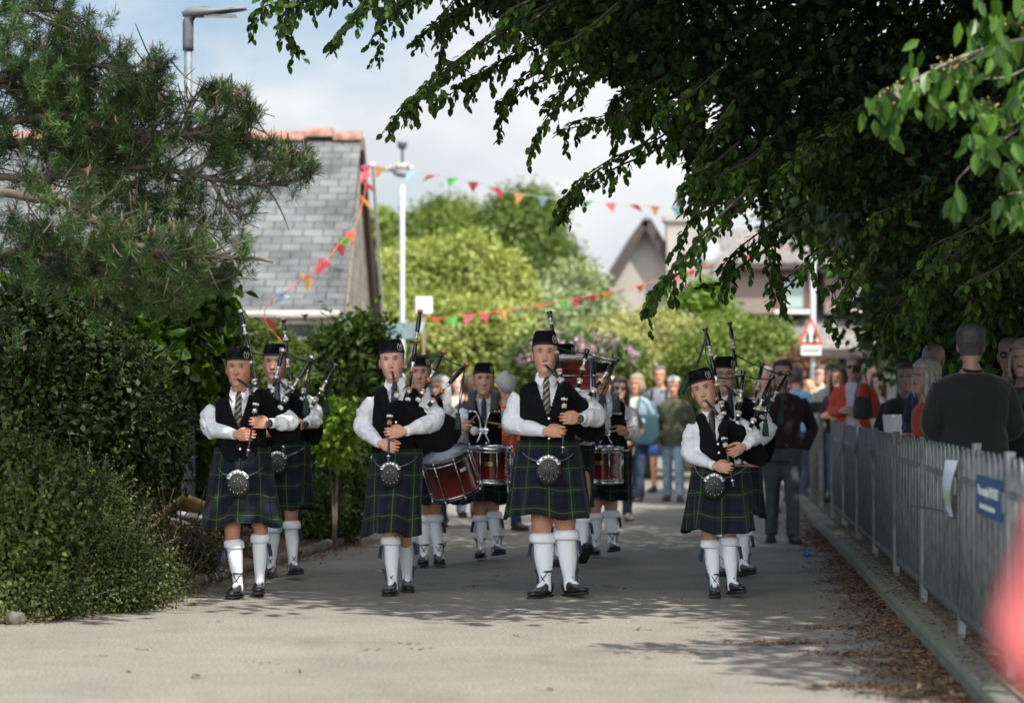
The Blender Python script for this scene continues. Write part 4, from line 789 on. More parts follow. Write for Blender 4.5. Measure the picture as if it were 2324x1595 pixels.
    if legs=='trousers':
        for hj,kn,an in LG: loft(tr,[hj+A(0,0,-.04),hj*.5+kn*.5,kn,kn*.5+an*.5,an+A(0,0,-.015)],np.array([.098*g,.088*g,.072,.068,.066])*k,14)
    else:
        for hj,kn,an in LG: loft(tr,[hj+A(0,0,-.04),hj*.5+kn*.5,kn*.9+hj*.1],np.array([.10,.095,.088])*k,14)
    r=remesh(tr,.015,2,lambda V:.006*wob(V,24,8)); V,Q,_,_,_,_,_=r.cat(); put('trousers' if legs=='trousers' else 'shorts',MB().add(V,Q,None,0,None,bot),denim,par)
    for s,(hj,kn,an) in zip((-1,1),LG): shoe('shoe',an,yaw+s*.15,0,par,k**.5,mat('shoe_%02x%02x%02x'%tuple(int(v*255) for v in shoes),shoes,.6))
    if shades or gl: glasses(fr,par,shades)
    return par,T,fr,k
PZ=.10
c5,T5,_,_=civ(1775,23.7,1.75,'man in dark maroon polo, sunglasses and grey jeans walking by the right-hand kerb',arms='pockets',shades=True,hc=(.02,.015,.012),top=(.017,.008,.011),bot=(.055,.065,.07),tone=A(.42,.26,.18),step=.10,g=1.08,tl=.9,group=None,inner=((.012,.008,.009),.012))
civ(1738,30,1.76,'grey-haired man in a pale grey top glimpsed behind the pipe drones at right',hc=(.35,.34,.33),top=(.25,.24,.25),bot=(.08,.09,.12))
civ(1406,28,1.61,'woman with long dark hair and sunglasses behind the third-row drummer',hair='long',hc=(.045,.025,.018),shades=True,top=(.17,.14,.11),bot=(.03,.04,.07),arms='low',tone=A(.55,.34,.26),tl=.75,step=.1,shoes=(.3,.26,.2))
civ(1447,33,1.70,'light-haired woman in glasses and pale blue jacket walking behind the drummers',yaw=-.5,hair='bob',hc=(.30,.24,.16),gl=True,top=(.24,.34,.40),bot=(.025,.04,.075),arms='hold',tl=.82,step=.12,inner=((.6,.58,.52),.05))
civ(1498,36,1.86,'tall man in a grey-blue jumper with dark backpack straps and bright blue shorts',yaw=-.2,hc=(.10,.10,.10),gl=True,top=(.18,.20,.23),bot=(.02,.09,.28),legs='shorts',tl=.86,step=.08,extra=lambda L_,C,k: np.where((np.abs(np.abs(L_[:,0])-.11)<.025)[:,None]&(L_[:,2]>1.1)[:,None],A(.012,.012,.015),C))
civ(1529,33,1.66,'elderly white-haired man in an olive waxed jacket and pale blue jeans',yaw=-.15,hc=(.62,.60,.58),top=(.060,.062,.040),bot=(.20,.28,.36),tl=.76,loose=.012,arms='down',step=.09,g=1.08,pitch=.12,shoes=(.04,.03,.02))
civ(1808,33,1.80,'person in a sky-blue hoodie seen from behind by the school sign',yaw=math.pi,hc=(.06,.05,.045),top=(.17,.40,.68),bot=(.05,.07,.12),g=1.2,loose=.015,tl=.85,arms='low')
civ(1837,36,1.52,'small fair-haired child in pink at the foot of the school sign post',hair='bob',hc=(.5,.36,.18),top=(.6,.3,.3),tone=A(.7,.45,.35),z0=PZ)
civ(1884,31.5,1.72,'man with bowed head in a pale sweatshirt with a dark chest band',pitch=.35,head=.2,hc=(.06,.045,.03),top=(.30,.30,.28),z0=PZ,arms='low',extra=lambda L_,C,k: np.where(((L_[:,2]>1.14*k)&(L_[:,2]<1.28*k))[:,None],A(.02,.02,.02),C))
civ(1862,36,1.76,'sunlit smiling man at the back of the crowd left of the bowed man',yaw=-.6,hc=(.1,.07,.05),top=(.5,.48,.42),tone=A(.7,.45,.35),z0=PZ,gl=True)
civ(1905,30.5,1.66,'woman with brown hair in a dark maroon sweater behind the orange cardigan',yaw=-.6,hair='long',hc=(.07,.035,.02),top=(.06,.010,.022),arms='hold',z0=PZ,bot=(.08,.13,.20))
civ(1938,28.6,1.78,'woman with swept-back grey hair and sunglasses in an open burnt-orange cardigan',yaw=-.3,hair='bun',hc=(.20,.19,.19),shades=True,top=(.44,.055,.022),inner=((.42,.43,.46),.075),arms='hold',z0=PZ,bot=(.03,.045,.08),tone=A(.38,.24,.18),loose=.012,g=1.02)
civ(1992,31,1.58,'brown-haired young woman in a white top laughing behind the orange cardigan',hair='long',hc=(.09,.05,.03),top=(.62,.62,.62),tone=A(.68,.44,.36),z0=PZ,arms='low')
civ(1968,33,1.74,'person with a pink sunlit face at the very back, right of the orange cardigan',yaw=.9,hc=(.3,.2,.16),top=(.45,.2,.17),tone=A(.7,.4,.33),z0=PZ)
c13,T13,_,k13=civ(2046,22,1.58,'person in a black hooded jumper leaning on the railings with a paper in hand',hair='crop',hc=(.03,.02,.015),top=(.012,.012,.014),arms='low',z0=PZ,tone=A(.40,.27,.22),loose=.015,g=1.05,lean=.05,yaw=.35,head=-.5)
civ(2121,19.6,1.72,'balding man in a navy jacket right of the black hooded jumper',hair='bald',hc=(.10,.08,.07),top=(.015,.024,.055),z0=PZ,tone=A(.36,.22,.17),yaw=-.7,arms='low')
civ(2131,17.7,1.55,'white-haired woman in profile wearing a rust-red coat beside the large man',yaw=-1.15,hair='bob',hc=(.26,.25,.24),top=(.26,.035,.015),z0=PZ,arms='hold',tone=A(.42,.27,.22),lean=.08)
civ(2206,15.7,1.77,'large man in a charcoal fleece with his back to the camera, looking over the railings',yaw=math.pi+.12,hair='short',hc=(.028,.028,.028),top=(.006,.0065,.0065),z0=PZ,g=1.24,loose=.01,arms='low',tone=A(.40,.24,.18),gl=True,head=-.2,pitch=.12)
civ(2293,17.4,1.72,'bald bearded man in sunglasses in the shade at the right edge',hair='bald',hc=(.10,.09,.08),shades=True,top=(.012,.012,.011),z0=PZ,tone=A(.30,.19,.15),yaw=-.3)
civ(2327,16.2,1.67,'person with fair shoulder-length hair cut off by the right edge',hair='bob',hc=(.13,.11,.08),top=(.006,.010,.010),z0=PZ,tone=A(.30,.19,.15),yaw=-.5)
civ(1003,26.5,1.61,'smiling woman with long grey hair behind the tenor drummer, turned to the left',yaw=-.75,hair='longgrey',hc=(.34,.34,.34),top=(.10,.11,.13),tone=A(.62,.38,.30),bot=(.02,.03,.05),step=.1,gl=True,shoes=(.2,.18,.15))
civ(1062,28.5,1.63,'brown-haired person behind the young snare drummer, seen from behind',yaw=2.8,hair='short',hc=(.10,.07,.05),top=(.03,.03,.035),bot=(.10,.14,.19))
civ(1135,26,1.60,'white-haired person in a rust-red top bending behind the raised woolly mallet',yaw=.5,hair='short',hc=(.6,.58,.55),top=(.42,.06,.03),bot=(.02,.035,.07),lean=.12,step=.2,tone=A(.62,.36,.28),shoes=(.04,.03,.03))
civ(1040,34,1.72,'sunlit person in pale pink far behind the drummers on the left',hc=(.35,.2,.12),top=(.6,.42,.38),tone=A(.75,.48,.4))
civ(1386,36,1.70,'pink-faced bald man at the back, just left of the woman in sunglasses',hair='bald',hc=(.4,.35,.3),top=(.4,.3,.28),tone=A(.68,.38,.32))
civ(1422,39,1.74,'distant brown-haired man between the two walking women',yaw=.7,hc=(.25,.15,.1),top=(.3,.25,.22),tone=A(.66,.4,.32))
civ(1645,40,1.70,'distant person in a pale shirt seen just left of the short piper\'s sleeve',hc=(.2,.14,.1),top=(.5,.52,.56),bot=(.05,.07,.12))
# the person very close to the camera at the right edge
civ(2900,2.75,1.76,'blurred person in a bright red jacket with grey stripes at the lower right corner',yaw=0,hc=(.06,.04,.03),top=(.80,.17,.16),arms='hold',bot=(.16,.05,.13),tl=.6,loose=.012,g=.95,group=None,extra=lambda L_,C,k: np.where(((np.abs(L_[:,0])<.035))[:,None],A(.05,.06,.065),np.where((L_[:,2]<.95*k)[:,None],A(.30,.09,.2),C)))
q=MB(); o=W(2024,966,21.6); G=np.array([[o+A(u*.085+.02*v,-.03*math.cos(u),-v*.24+.1) for u in np.linspace(-1,1,5)] for v in np.linspace(0,1,5)]); G2=G+A(0,.003,0)
grid(q,G); grid(q,G2); put('paper_sheet',q,mat('paper',(.62,.62,.66),.8,var=.06),None,o,'white sheet of paper held over the railings by the person in the black hooded jumper','paper')
# ---------------------------------------------------------------- ground, road, kerbs
LY=[(-8,-16),(14.2,-16),(14.9,-5),(15.1,-3.25),(15.6,-2.95),(16.1,-2.68),(17.4,-2.48),(19.1,-2.25),(21.5,-1.88),(24.5,-1.55),(31,-1.9),(44,-2.6),(46,-9),(75,-9)]
lx=lambda y: float(np.interp(y,[p[0] for p in LY],[p[1] for p in LY]))
kx_=lambda y: 2.23+.0765*(y-12.2)                      # road-side face of the right kerb
fx_=lambda y: 2.52+.079*(y-13.6)                       # railings
g_=MB(); grid(g_,np.array([[(x,y,-.03) for x in (-400,-60,-20,20,60,400)] for y in (-60,0,40,90,300,900)]))
put('ground',g_,mat('ground_earth',(.09,.08,.05),.95,var=.3,vs=.5,vcol=(.05,.07,.02)),kind='structure')
rm=bpy.data.materials.new('asphalt'); rm.use_nodes=True; t=rm.node_tree; b=t.nodes['Principled BSDF']; b.inputs['Roughness'].default_value=.88
tc_=t.nodes.new('ShaderNodeTexCoord')
def nn(s,d,r=.5,sc=None):
    n=t.nodes.new('ShaderNodeTexNoise'); n.inputs['Scale'].default_value=s; n.inputs['Detail'].default_value=d; n.inputs['Roughness'].default_value=r
    if sc: m=t.nodes.new('ShaderNodeMapping'); m.inputs['Scale'].default_value=sc; t.links.new(tc_.outputs['Object'],m.inputs[0]); t.links.new(m.outputs[0],n.inputs[0])
    else: t.links.new(tc_.outputs['Object'],n.inputs[0])
    return n
def rmp(n,stops):
    r=t.nodes.new('ShaderNodeValToRGB'); e=r.color_ramp.elements
    e[0].position,e[0].color=stops[0][0],(*stops[0][1],1); e[1].position,e[1].color=stops[-1][0],(*stops[-1][1],1)
    for p,c in stops[1:-1]: x=e.new(p); x.color=(*c,1)
    t.links.new(n.outputs[0],r.inputs[0]); return r
a=rmp(nn(60,4,.75),[(.30,(.07,.064,.056)),(.44,(.185,.172,.152)),(.58,(.25,.234,.208)),(.70,(.56,.53,.48))]); bb_=rmp(nn(.9,8,.7),[(.3,(.74,.73,.71)),(.7,(1.14,1.12,1.08))])
c_=rmp(nn(1.3,7,.65,(1,.45,1)),[(.56,(1,1,1)),(.72,(.80,.77,.72))])
m1=t.nodes.new('ShaderNodeMix'); m1.data_type='RGBA'; m1.blend_type='MULTIPLY'; m1.inputs[0].default_value=1; t.links.new(a.outputs[0],m1.inputs[6]); t.links.new(bb_.outputs[0],m1.inputs[7])
m2=t.nodes.new('ShaderNodeMix'); m2.data_type='RGBA'; m2.blend_type='MULTIPLY'; m2.inputs[0].default_value=1; t.links.new(m1.outputs[2],m2.inputs[6]); t.links.new(c_.outputs[0],m2.inputs[7])
t.links.new(m2.outputs[2],b.inputs['Base Color']); bp=t.nodes.new('ShaderNodeBump'); bp.inputs['Strength'].default_value=.5; bp.inputs['Distance'].default_value=.006; t.links.new(nn(60,4,.75).outputs[0],bp.inputs['Height']); t.links.new(bp.outputs[0],b.inputs['Normal'])
ys=np.r_[-8,0,6,10,np.arange(12,32,.3),np.arange(32,75,2)]; g_=MB(); grid(g_,np.array([[(lx(y)-.05+(kx_(y)+.05-lx(y))*u,y,0) for u in np.linspace(0,1,7)] for y in ys])); put('road',g_,rm,kind='structure')
conc=mat('kerb_concrete',(.20,.20,.17),.9,var=.3,vs=5,bump=.4,bs=50,vcol=(.10,.11,.07))
k_=MB(); yy=np.arange(8,60,.915)
for y in yy:
    y2=y+.905; h=.105+random.uniform(-.004,.004)
    P=[(kx_(q)+dx,q,z) for q in (y,y2) for dx,z in ((0,-.05),(0,h-.03),(.012,h-.008),(.03,h),(.15,h),(.15,-.05))]; k_.add(P,[[0,6,7,1],[1,7,8,2],[2,8,9,3],[3,9,10,4],[4,10,11,5],[0,1,4,5],[1,2,3,4],[6,11,10,7],[7,10,9,8]])
put('kerb',k_,conc,kind='structure',smooth=False)
k_=MB(); ks=[(14.75,-9),(14.95,-5),(15.12,-3.3),(15.6,-2.98),(16.1,-2.71),(17.4,-2.51),(19.1,-2.28),(21.5,-1.91),(24.5,-1.58),(27,-1.7)]
X=cm(np.array([(x,y,0) for y,x in ks]),14); 
i=0
while i<len(X)-3:
    n_=random.choice((2,3,4)); a_,b_=X[i],X[min(i+n_,len(X)-1)]; i+=n_
    if random.random()<.12: continue
    d=nrm(b_-a_); a_=a_+d*.02; loft(k_,[a_+A(0,0,.01),a_+d*.03+A(0,0,.02),(a_+b_)/2+A(random.uniform(-.02,.02),0,random.uniform(.01,.035)),b_-d*.03+A(0,0,.02),b_+A(0,0,.01)],[(.03,.03),(.06,.055),(.065,.062),(.06,.055),(.03,.03)],8,A(-d[1],d[0],0),2,0,True,None,3)
V=k_.V; k_.V=[v+.008*wob(v,25,2)[:,None] for v in V]
put('kerb_edging',k_,mat('edging_stone',(.13,.12,.10),.95,var=.4,vs=9,bump=.7,bs=30),kind='structure')
soil=mat('soil',(.085,.055,.035),.95,var=.4,vs=10,bump=1.,bs=24,vcol=(.16,.09,.045))
g_=MB(); G=np.array([[(lx(y)-.04-(u**1.6)*12,y,.0) for u in np.linspace(0,1,60)] for y in np.arange(14.9,60,.3)]); G[...,2]=.012+np.clip(np.linspace(0,1,60)[None]*1.,0,.12)+.03*(wob(G.reshape(-1,3),3,3)).reshape(G.shape[:2])*np.clip(np.linspace(0,8,60)[None],0,1); grid(g_,G); put('soil_bed',g_,soil,kind='structure')
g_=MB(); grid(g_,np.array([[(fx_(y)+.12+u*14,y,.10) for u in np.linspace(0,1,8)] for y in np.arange(6,80,1.)])); put('pavement',g_,mat('pavement_slabs',(.22,.21,.19),.9,var=.2,vs=1.2),kind='structure')
g_=MB(); G=np.array([[(kx_(y)+.14+u*(fx_(y)+.16-kx_(y)-.14),y,.085) for u in np.linspace(0,1,8)] for y in np.arange(6,60,.15)]); G[...,2]+=.022*wob(G.reshape(-1,3),9,3).reshape(G.shape[:2]); G[:,-1,2]=.112; grid(g_,G); put('verge',g_,mat('verge_dirt',(.055,.045,.032),.95,var=.5,vs=12,bump=1,bs=30,vcol=(.10,.075,.045)),kind='structure')

# ---------------------------------------------------------------- leaves
def leaves(mb,P,ax,nr,ln,wd,col,six=True):
    """P (n,3) bases, ax axis unit, nr rough normals"""
    n=len(P); ln=np.asarray(ln)*np.ones(n); wd=np.asarray(wd)*np.ones(n)
    ax=ax/(np.linalg.norm(ax,axis=1)[:,None]+1e-9); s=np.cross(ax,nr); s/=np.linalg.norm(s,axis=1)[:,None]+1e-9; u=np.cross(s,ax)
    L_=ln[:,None]; w_=wd[:,None]
    if six:
        V=np.stack([P,P+ax*L_*.30+s*w_*.46+u*w_*.12,P+ax*L_*.68+s*w_*.38+u*w_*.08,P+ax*L_,P+ax*L_*.68-s*w_*.38+u*w_*.08,P+ax*L_*.30-s*w_*.46+u*w_*.12],1).reshape(-1,3)
        b=np.arange(n)[:,None]*6; Q=np.concatenate([b+A(0,1,2,3).astype(int),b+A(0,3,4,5).astype(int)]); c=np.repeat(col,6,0)
    else:
        V=np.stack([P,P+ax*L_*.45+s*w_*.5,P+ax*L_,P+ax*L_*.45-s*w_*.5],1).reshape(-1,3); b=np.arange(n)[:,None]*4; Q=b+np.arange(4); c=np.repeat(col,4,0)
    return mb.add(V,Q,None,0,None,c)
def rdir(n,g=rng): v=g.normal(size=(n,3)); return v/np.linalg.norm(v,axis=1)[:,None]
def blobpts(blobs,n,lo=.55):
    vol=np.array([b[3]*b[4]*b[5] for b in blobs])**.67; idx=rng.choice(len(blobs),n,p=vol/vol.sum()); B=np.array(blobs)[idx]; d=rdir(n); r=(lo+(1-lo)*rng.random(n)**.5)*(1+.34*wob(d*2.2+idx[:,None]*1.7,1.6,4))
    return B[:,:3]+d*B[:,3:6]*r[:,None],d,r
def crown(mb,blobs,ncl,per,cr,ln,wd,c1,c2,lo=.55,six=False,droop=.3,clip=None,cvar=.45,zmin=.03):
    C,d,r=blobpts(blobs,ncl,lo); 
    if clip is not None: k=clip(C); C,d=C[k],d[k]
    n=len(C)*per; Pc=np.repeat(C,per,0); Dd=np.repeat(d,per,0); P=Pc+rng.normal(size=(n,3))*cr*A(1,1,.7)
    k=P[:,2]>zmin; P,Dd,idx=P[k],Dd[k],np.repeat(np.arange(len(C)),per)[k]; n=len(P)
    t=np.clip(rng.normal(.5,.28,len(C)),0,1)[idx]*.7+rng.random(n)*.3; col=(A(*c1)[None]*(1-t[:,None])+A(*c2)[None]*t[:,None])*(1+cvar*(rng.random(n)-.5))[:,None]
    ax=Dd*.7+rdir(n)*.8+A(0,0,-droop); nr=Dd+A(0,0,.6)+rdir(n)*.7; s=.7+.6*rng.random(n)
    return leaves(mb,P,ax,nr,ln*s,wd*s,col,six)
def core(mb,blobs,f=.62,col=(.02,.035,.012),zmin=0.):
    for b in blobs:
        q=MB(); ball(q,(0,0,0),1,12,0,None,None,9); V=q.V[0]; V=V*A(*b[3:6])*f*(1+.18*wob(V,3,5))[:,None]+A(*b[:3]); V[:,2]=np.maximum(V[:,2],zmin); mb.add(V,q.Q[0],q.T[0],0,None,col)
def B(x,y,D,rx,ry,dz=None): s=D/FD; p=W(x,y,D); return (*p,rx*s,(dz or rx*s*.8),ry*s)
def tree(name,label,cat,blobs,ncl,per,cr,ln,wd,c1,c2,group=None,trunk=None,lo=.66,six=False,z0=0,corec=.6,matn='leaf_mid',tr=.28,stem_r=.12,droop=.3,extra=None,shoots=0):
    cx=np.mean([b[0] for b in blobs]); cy=np.mean([b[1] for b in blobs]); 
    if trunk is None: trunk=(cx,cy)
    t=thing(name,label,cat,(trunk[0],trunk[1],z0),group)
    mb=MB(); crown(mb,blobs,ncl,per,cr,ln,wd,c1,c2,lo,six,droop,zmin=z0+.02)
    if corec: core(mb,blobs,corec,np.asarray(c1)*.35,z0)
    sq=[]
    if shoots:
        C,dd,_=blobpts(blobs,shoots,.93)
        for p,d_ in zip(C,dd):
            if d_[1]>.4 or p[2]<.05: continue
            u=nrm(d_*.7+A(0,0,.75)+rdir(1)[0]*.35); h=random.uniform(.12,.38)*(1.4 if ln>.05 else 1); e=p+u*h+A(0,0,-.03*random.random()); sq.append((p,p+u*h*.5,e)); nl=int(h/(ln*.45)); tt_=rng.random(nl); P_=p+(e-p)*tt_[:,None]; k_2=rng.random((nl,1)); leaves(mb,P_,u*.5+rdir(nl)*.9,rdir(nl)+A(0,0,.5),ln*rng.uniform(.7,1.2,nl),wd*rng.uniform(.7,1.2,nl),A(*c1)*(1-k_2)+A(*c2)*1.15*k_2,six)
    put('crown' if cat=='tree' else 'foliage',mb,LEAF(matn,(1,1,1),tr),t,smooth=False)
    q=MB()
    for s3 in sq: tube(q,s3,[.004,.003,.0015],4,0,1)
    for b in blobs[:10]: 
        a_=A(trunk[0],trunk[1],z0-.05); e=A(*b[:3]); m_=A(a_[0]*.7+e[0]*.3,a_[1]*.7+e[1]*.3,(a_[2]+e[2])*.5); tube(q,[a_,m_,e],[stem_r,stem_r*.65,stem_r*.2],7,0,3)
    put('trunk' if cat=='tree' else 'stem',q,bark,t); 
    return t
YG1,YG2=(.10,.15,.025),(.48,.52,.16)
SH='shrubs and trees beyond the crowd'
tree('leafy_tree','tall bright yellow-green tree in leaf, directly behind the far lamp post','tree',[B(905,660,47,60,90),B(985,640,48,95,95),B(1085,650,47,90,100),B(960,760,46,110,90),B(1080,770,46,105,80),B(1150,700,47,40,70)],3600,30,.17,.095,.05,YG1,YG2,SH,stem_r=.2,matn='leaf_bright',lo=.68)
tree('leafy_tree','dark green dome-shaped tree, tallest of the distant trees','tree',[B(1180,520,62,85,75),B(1190,610,62,105,100),B(1250,640,61,60,80),B(1130,600,62,70,90)],2600,28,.24,.125,.07,(.03,.07,.012),(.17,.24,.05),SH,stem_r=.3)
tree('leafy_tree','mid green rounded tree left of the dome-shaped one','tree',[B(1005,530,66,75,65),B(960,580,66,70,70),B(1060,560,65,50,60)],1900,26,.24,.125,.07,(.04,.08,.015),(.22,.29,.06),SH,stem_r=.3)
tree('leafy_tree','small distant green tree seen just right of the slate roof gable','tree',[B(865,545,68,40,45),B(850,600,68,50,60),B(900,600,68,40,50)],400,22,.3,.24,.13,(.08,.13,.02),(.25,.33,.08),SH,stem_r=.3)
tree('flowering_shrub','pale green shrub with whitish blossom between the dome tree and the gabled house','shrub',[B(1285,715,51,70,65),B(1330,720,51,45,55),B(1230,740,50,60,60),B(1300,640,51,35,30)],1300,24,.2,.11,.06,(.07,.13,.04),(.50,.56,.36),SH,stem_r=.15,matn='leaf_bright')
tree('spreading_shrub','broad pale yellow-green shrub in front of the gabled house','shrub',[B(1400,800,43,85,65),B(1480,785,43,95,75),B(1555,815,42,60,70),B(1420,830,42,110,60)],3200,28,.14,.075,.04,(.10,.13,.03),(.56,.55,.24),SH,stem_r=.12,matn='leaf_bright')
tree('round_shrub','fresh green rounded shrub left of the school warning sign','shrub',[B(1645,795,42,60,65),B(1700,800,41,70,58),B(1755,810,41,38,65),B(1650,830,41,100,60)],2800,28,.14,.08,.042,(.04,.08,.01),(.25,.34,.07),SH,stem_r=.12)
tree('small_tree','deep green small tree between the pale shrub and the rounded one','tree',[B(1590,710,46,40,50),B(1600,780,46,45,60)],500,22,.18,.15,.08,(.05,.10,.015),(.16,.28,.03),SH,stem_r=.12)
tree('copper_shrub','reddish brown shrub beneath the school warning sign','shrub',[B(1815,850,39,38,45),B(1790,880,39,40,40)],300,20,.12,.10,.06,(.10,.05,.03),(.22,.12,.08),SH,stem_r=.06)
t=tree('rhododendron','rhododendron covered in lilac flower heads behind the tall piper','shrub',[B(1230,810,39,45,45),B(1300,805,39,75,38),B(1385,815,39,55,35),B(1300,850,39,110,40)],500,22,.14,.13,.05,(.04,.08,.02),(.12,.19,.05),SH,stem_r=.08)
q=MB(); C,d,r=blobpts([B(1225,800,38.8,42,38),B(1300,792,38.8,75,32),B(1385,805,38.8,50,28),B(1270,830,38.5,70,24)],75,.9)
C=C[C[:,1]<39.6]
for p in C: s_=rng.uniform(.07,.12); P=p+rdir(26)*s_; cc=A(.52,.36,.52)*(1+.5*(rng.random((26,1))-.4)); leaves(q,P,rdir(26),rdir(26),.07,.06,np.clip(cc,0,1),False)
put('flower_heads',q,LEAF('petal',(1,1,1),.3),t,smooth=False)
tree('dark_hedge','dark green hedge closing the view behind the crowd on the left','hedge',[B(850+i*70,890,50,60,60) for i in range(6)],1200,22,.2,.15,.08,(.035,.07,.015),(.12,.17,.04),SH,stem_r=.08)
tree('dark_hedge','dark hedge behind the crowd below the pale shrubs on the right','hedge',[B(1340+i*75,890,46,60,50) for i in range(7)],1200,22,.2,.15,.08,(.03,.06,.015),(.10,.14,.04),SH,stem_r=.08)
# left side planting
LG_='shrubs crowding the left edge of the road'
tree('leafy_bush','dark green leafy bush behind the pale young piper\'s shoulder','shrub',[B(800,790,26,60,55),B(770,900,26,85,80),B(845,900,26,40,90),B(780,1010,25.5,85,90),B(705,930,26,50,70)],1400,16,.12,.085,.05,(.014,.036,.006),(.09,.17,.02),LG_,stem_r=.05,six=True,shoots=160)
tree('low_bush','fine-leaved low bush on the verge between the second-row piper and the pale piper','shrub',[B(740,1080,23.5,75,80),B(700,1150,23,70,60),B(780,1150,23.5,50,60),B(735,1000,23.7,60,50)],1500,20,.06,.05,.022,(.022,.045,.010),(.12,.19,.035),LG_,stem_r=.04,shoots=200)
tree('bright_sapling','bright lime-green young shrub right behind the second-row piper','shrub',[B(775,960,22.6,30,35),B(765,1010,22.6,26,40),B(740,985,22.6,22,30)],170,14,.045,.07,.045,(.13,.25,.02),(.34,.50,.06),LG_,stem_r=.02,corec=.3,six=True)
tree('pale_shrub','small bright green shrub with cream flowers under the eaves, above the two left pipers','shrub',[B(585,790,25,60,45),B(640,810,25,45,40),B(520,770,24.6,60,50),B(600,850,24.5,90,50)],1000,18,.06,.06,.035,(.08,.15,.02),(.34,.42,.12),LG_,stem_r=.03,six=True)
tree('climbing_bush','broad-leaved bush climbing round the near lamp post','shrub',[B(420,660,20.5,60,70),B(400,740,21.6,85,75),B(290,700,20.5,110,80),B(180,680,20.5,110,90),B(430,840,21.6,70,90),B(320,830,20.3,110,100),B(400,930,21.5,90,100)],1500,16,.12,.115,.095,(.010,.030,.004),(.085,.18,.016),LG_,stem_r=.05,six=True,matn='leaf_broad',tr=.35)
tree('tall_shrub','tall dark shrub filling the left edge beneath the pine','shrub',[B(60,780,18,110,130),B(180,850,18,120,130),B(60,950,17.6,120,130),B(230,960,18,110,110),B(320,1000,18.8,70,100),B(-110,920,18,130,150),B(-300,980,18,140,130)],4100,20,.10,.058,.036,(.007,.018,.005),(.050,.090,.016),LG_,stem_r=.05,shoots=300)
tree('small_leaved_bush','bright-edged small-leaved bush at the far left above the edging stones','shrub',[B(20,1110,16.3,80,90),B(60,1220,16,85,90),B(10,1320,15.7,80,80)],1900,18,.09,.04,.028,(.013,.032,.006),(.12,.18,.035),LG_,stem_r=.03,six=True,shoots=260)
tree('box_bush','low twiggy box-like bush spilling over the edging stones at lower left','shrub',[B(190,1180,16.8,85,60),B(200,1260,16.4,110,70),B(290,1310,16.4,60,50),B(120,1340,15.9,70,50),B(230,1345,16.1,80,42),B(60,1375,15.6,110,32),B(290,1350,16.3,55,24),B(350,1310,17.2,45,26),B(150,1150,17,90,90)],4300,18,.11,.026,.016,(.013,.024,.007),(.12,.15,.04),LG_,stem_r=.02,shoots=420)
tree('scrubby_bush','brownish sparse bush with bare stems in front of the lamp post foot','shrub',[B(290,1090,18.2,75,80),B(340,1020,18.8,55,60),B(290,1190,18,80,60),B(400,1262,18.6,75,40),B(450,1225,19.,45,30),B(450,1275,18.6,40,18),B(520,1250,20.4,45,25)],1700,14,.07,.028,.018,(.018,.028,.010),(.09,.10,.035),LG_,stem_r=.02,corec=.25)
tree('shady_shrub','dark shrub behind the foot of the near lamp post','shrub',[B(430,1030,23.5,90,80),B(500,1060,23,70,90),B(450,1130,22.8,80,60),B(380,1100,22.5,70,80)],1300,18,.12,.07,.045,(.008,.02,.005),(.06,.10,.018),LG_,stem_r=.03)
q=MB()
for i in range(34):
    a_=W(random.uniform(250,440),1300,random.uniform(17.6,18.6)); a_[2]=.05; e=a_+A(random.uniform(-.5,.5),random.uniform(-.3,.2),random.uniform(.35,.8)); m_=(a_+e)/2+A(random.uniform(-.15,.15),0,random.uniform(0,.1)); tube(q,[a_,m_,e],[.009,.006,.002],5,0,3)
put('bare_branches',q,mat('dry_twig',(.09,.06,.04),.9),None,W(330,1300,17.6)*A(1,1,0),'tangle of bare brown stems among the bushes at the foot of the near lamp post','branches',kind='stuff')
q=MB(); n=2600; y_=rng.uniform(15.2,19,n); P=np.stack([np.array([lx(v) for v in y_])-.05-abs(rng.normal(0,.22,n)),y_,np.full(n,.02)],-1); ax=rdir(n)*.5+A(0,0,1.); leaves(q,P,ax,rdir(n),rng.uniform(.05,.16,n),.008,np.array([.16,.18,.05])*(.6+.9*rng.random((n,1))),False); put('grass',q,LEAF('grass_blade',(1,1,1),.3),None,(0,0,0),'thin dry grass along the edging stones at lower left','grass',kind='stuff',smooth=False)

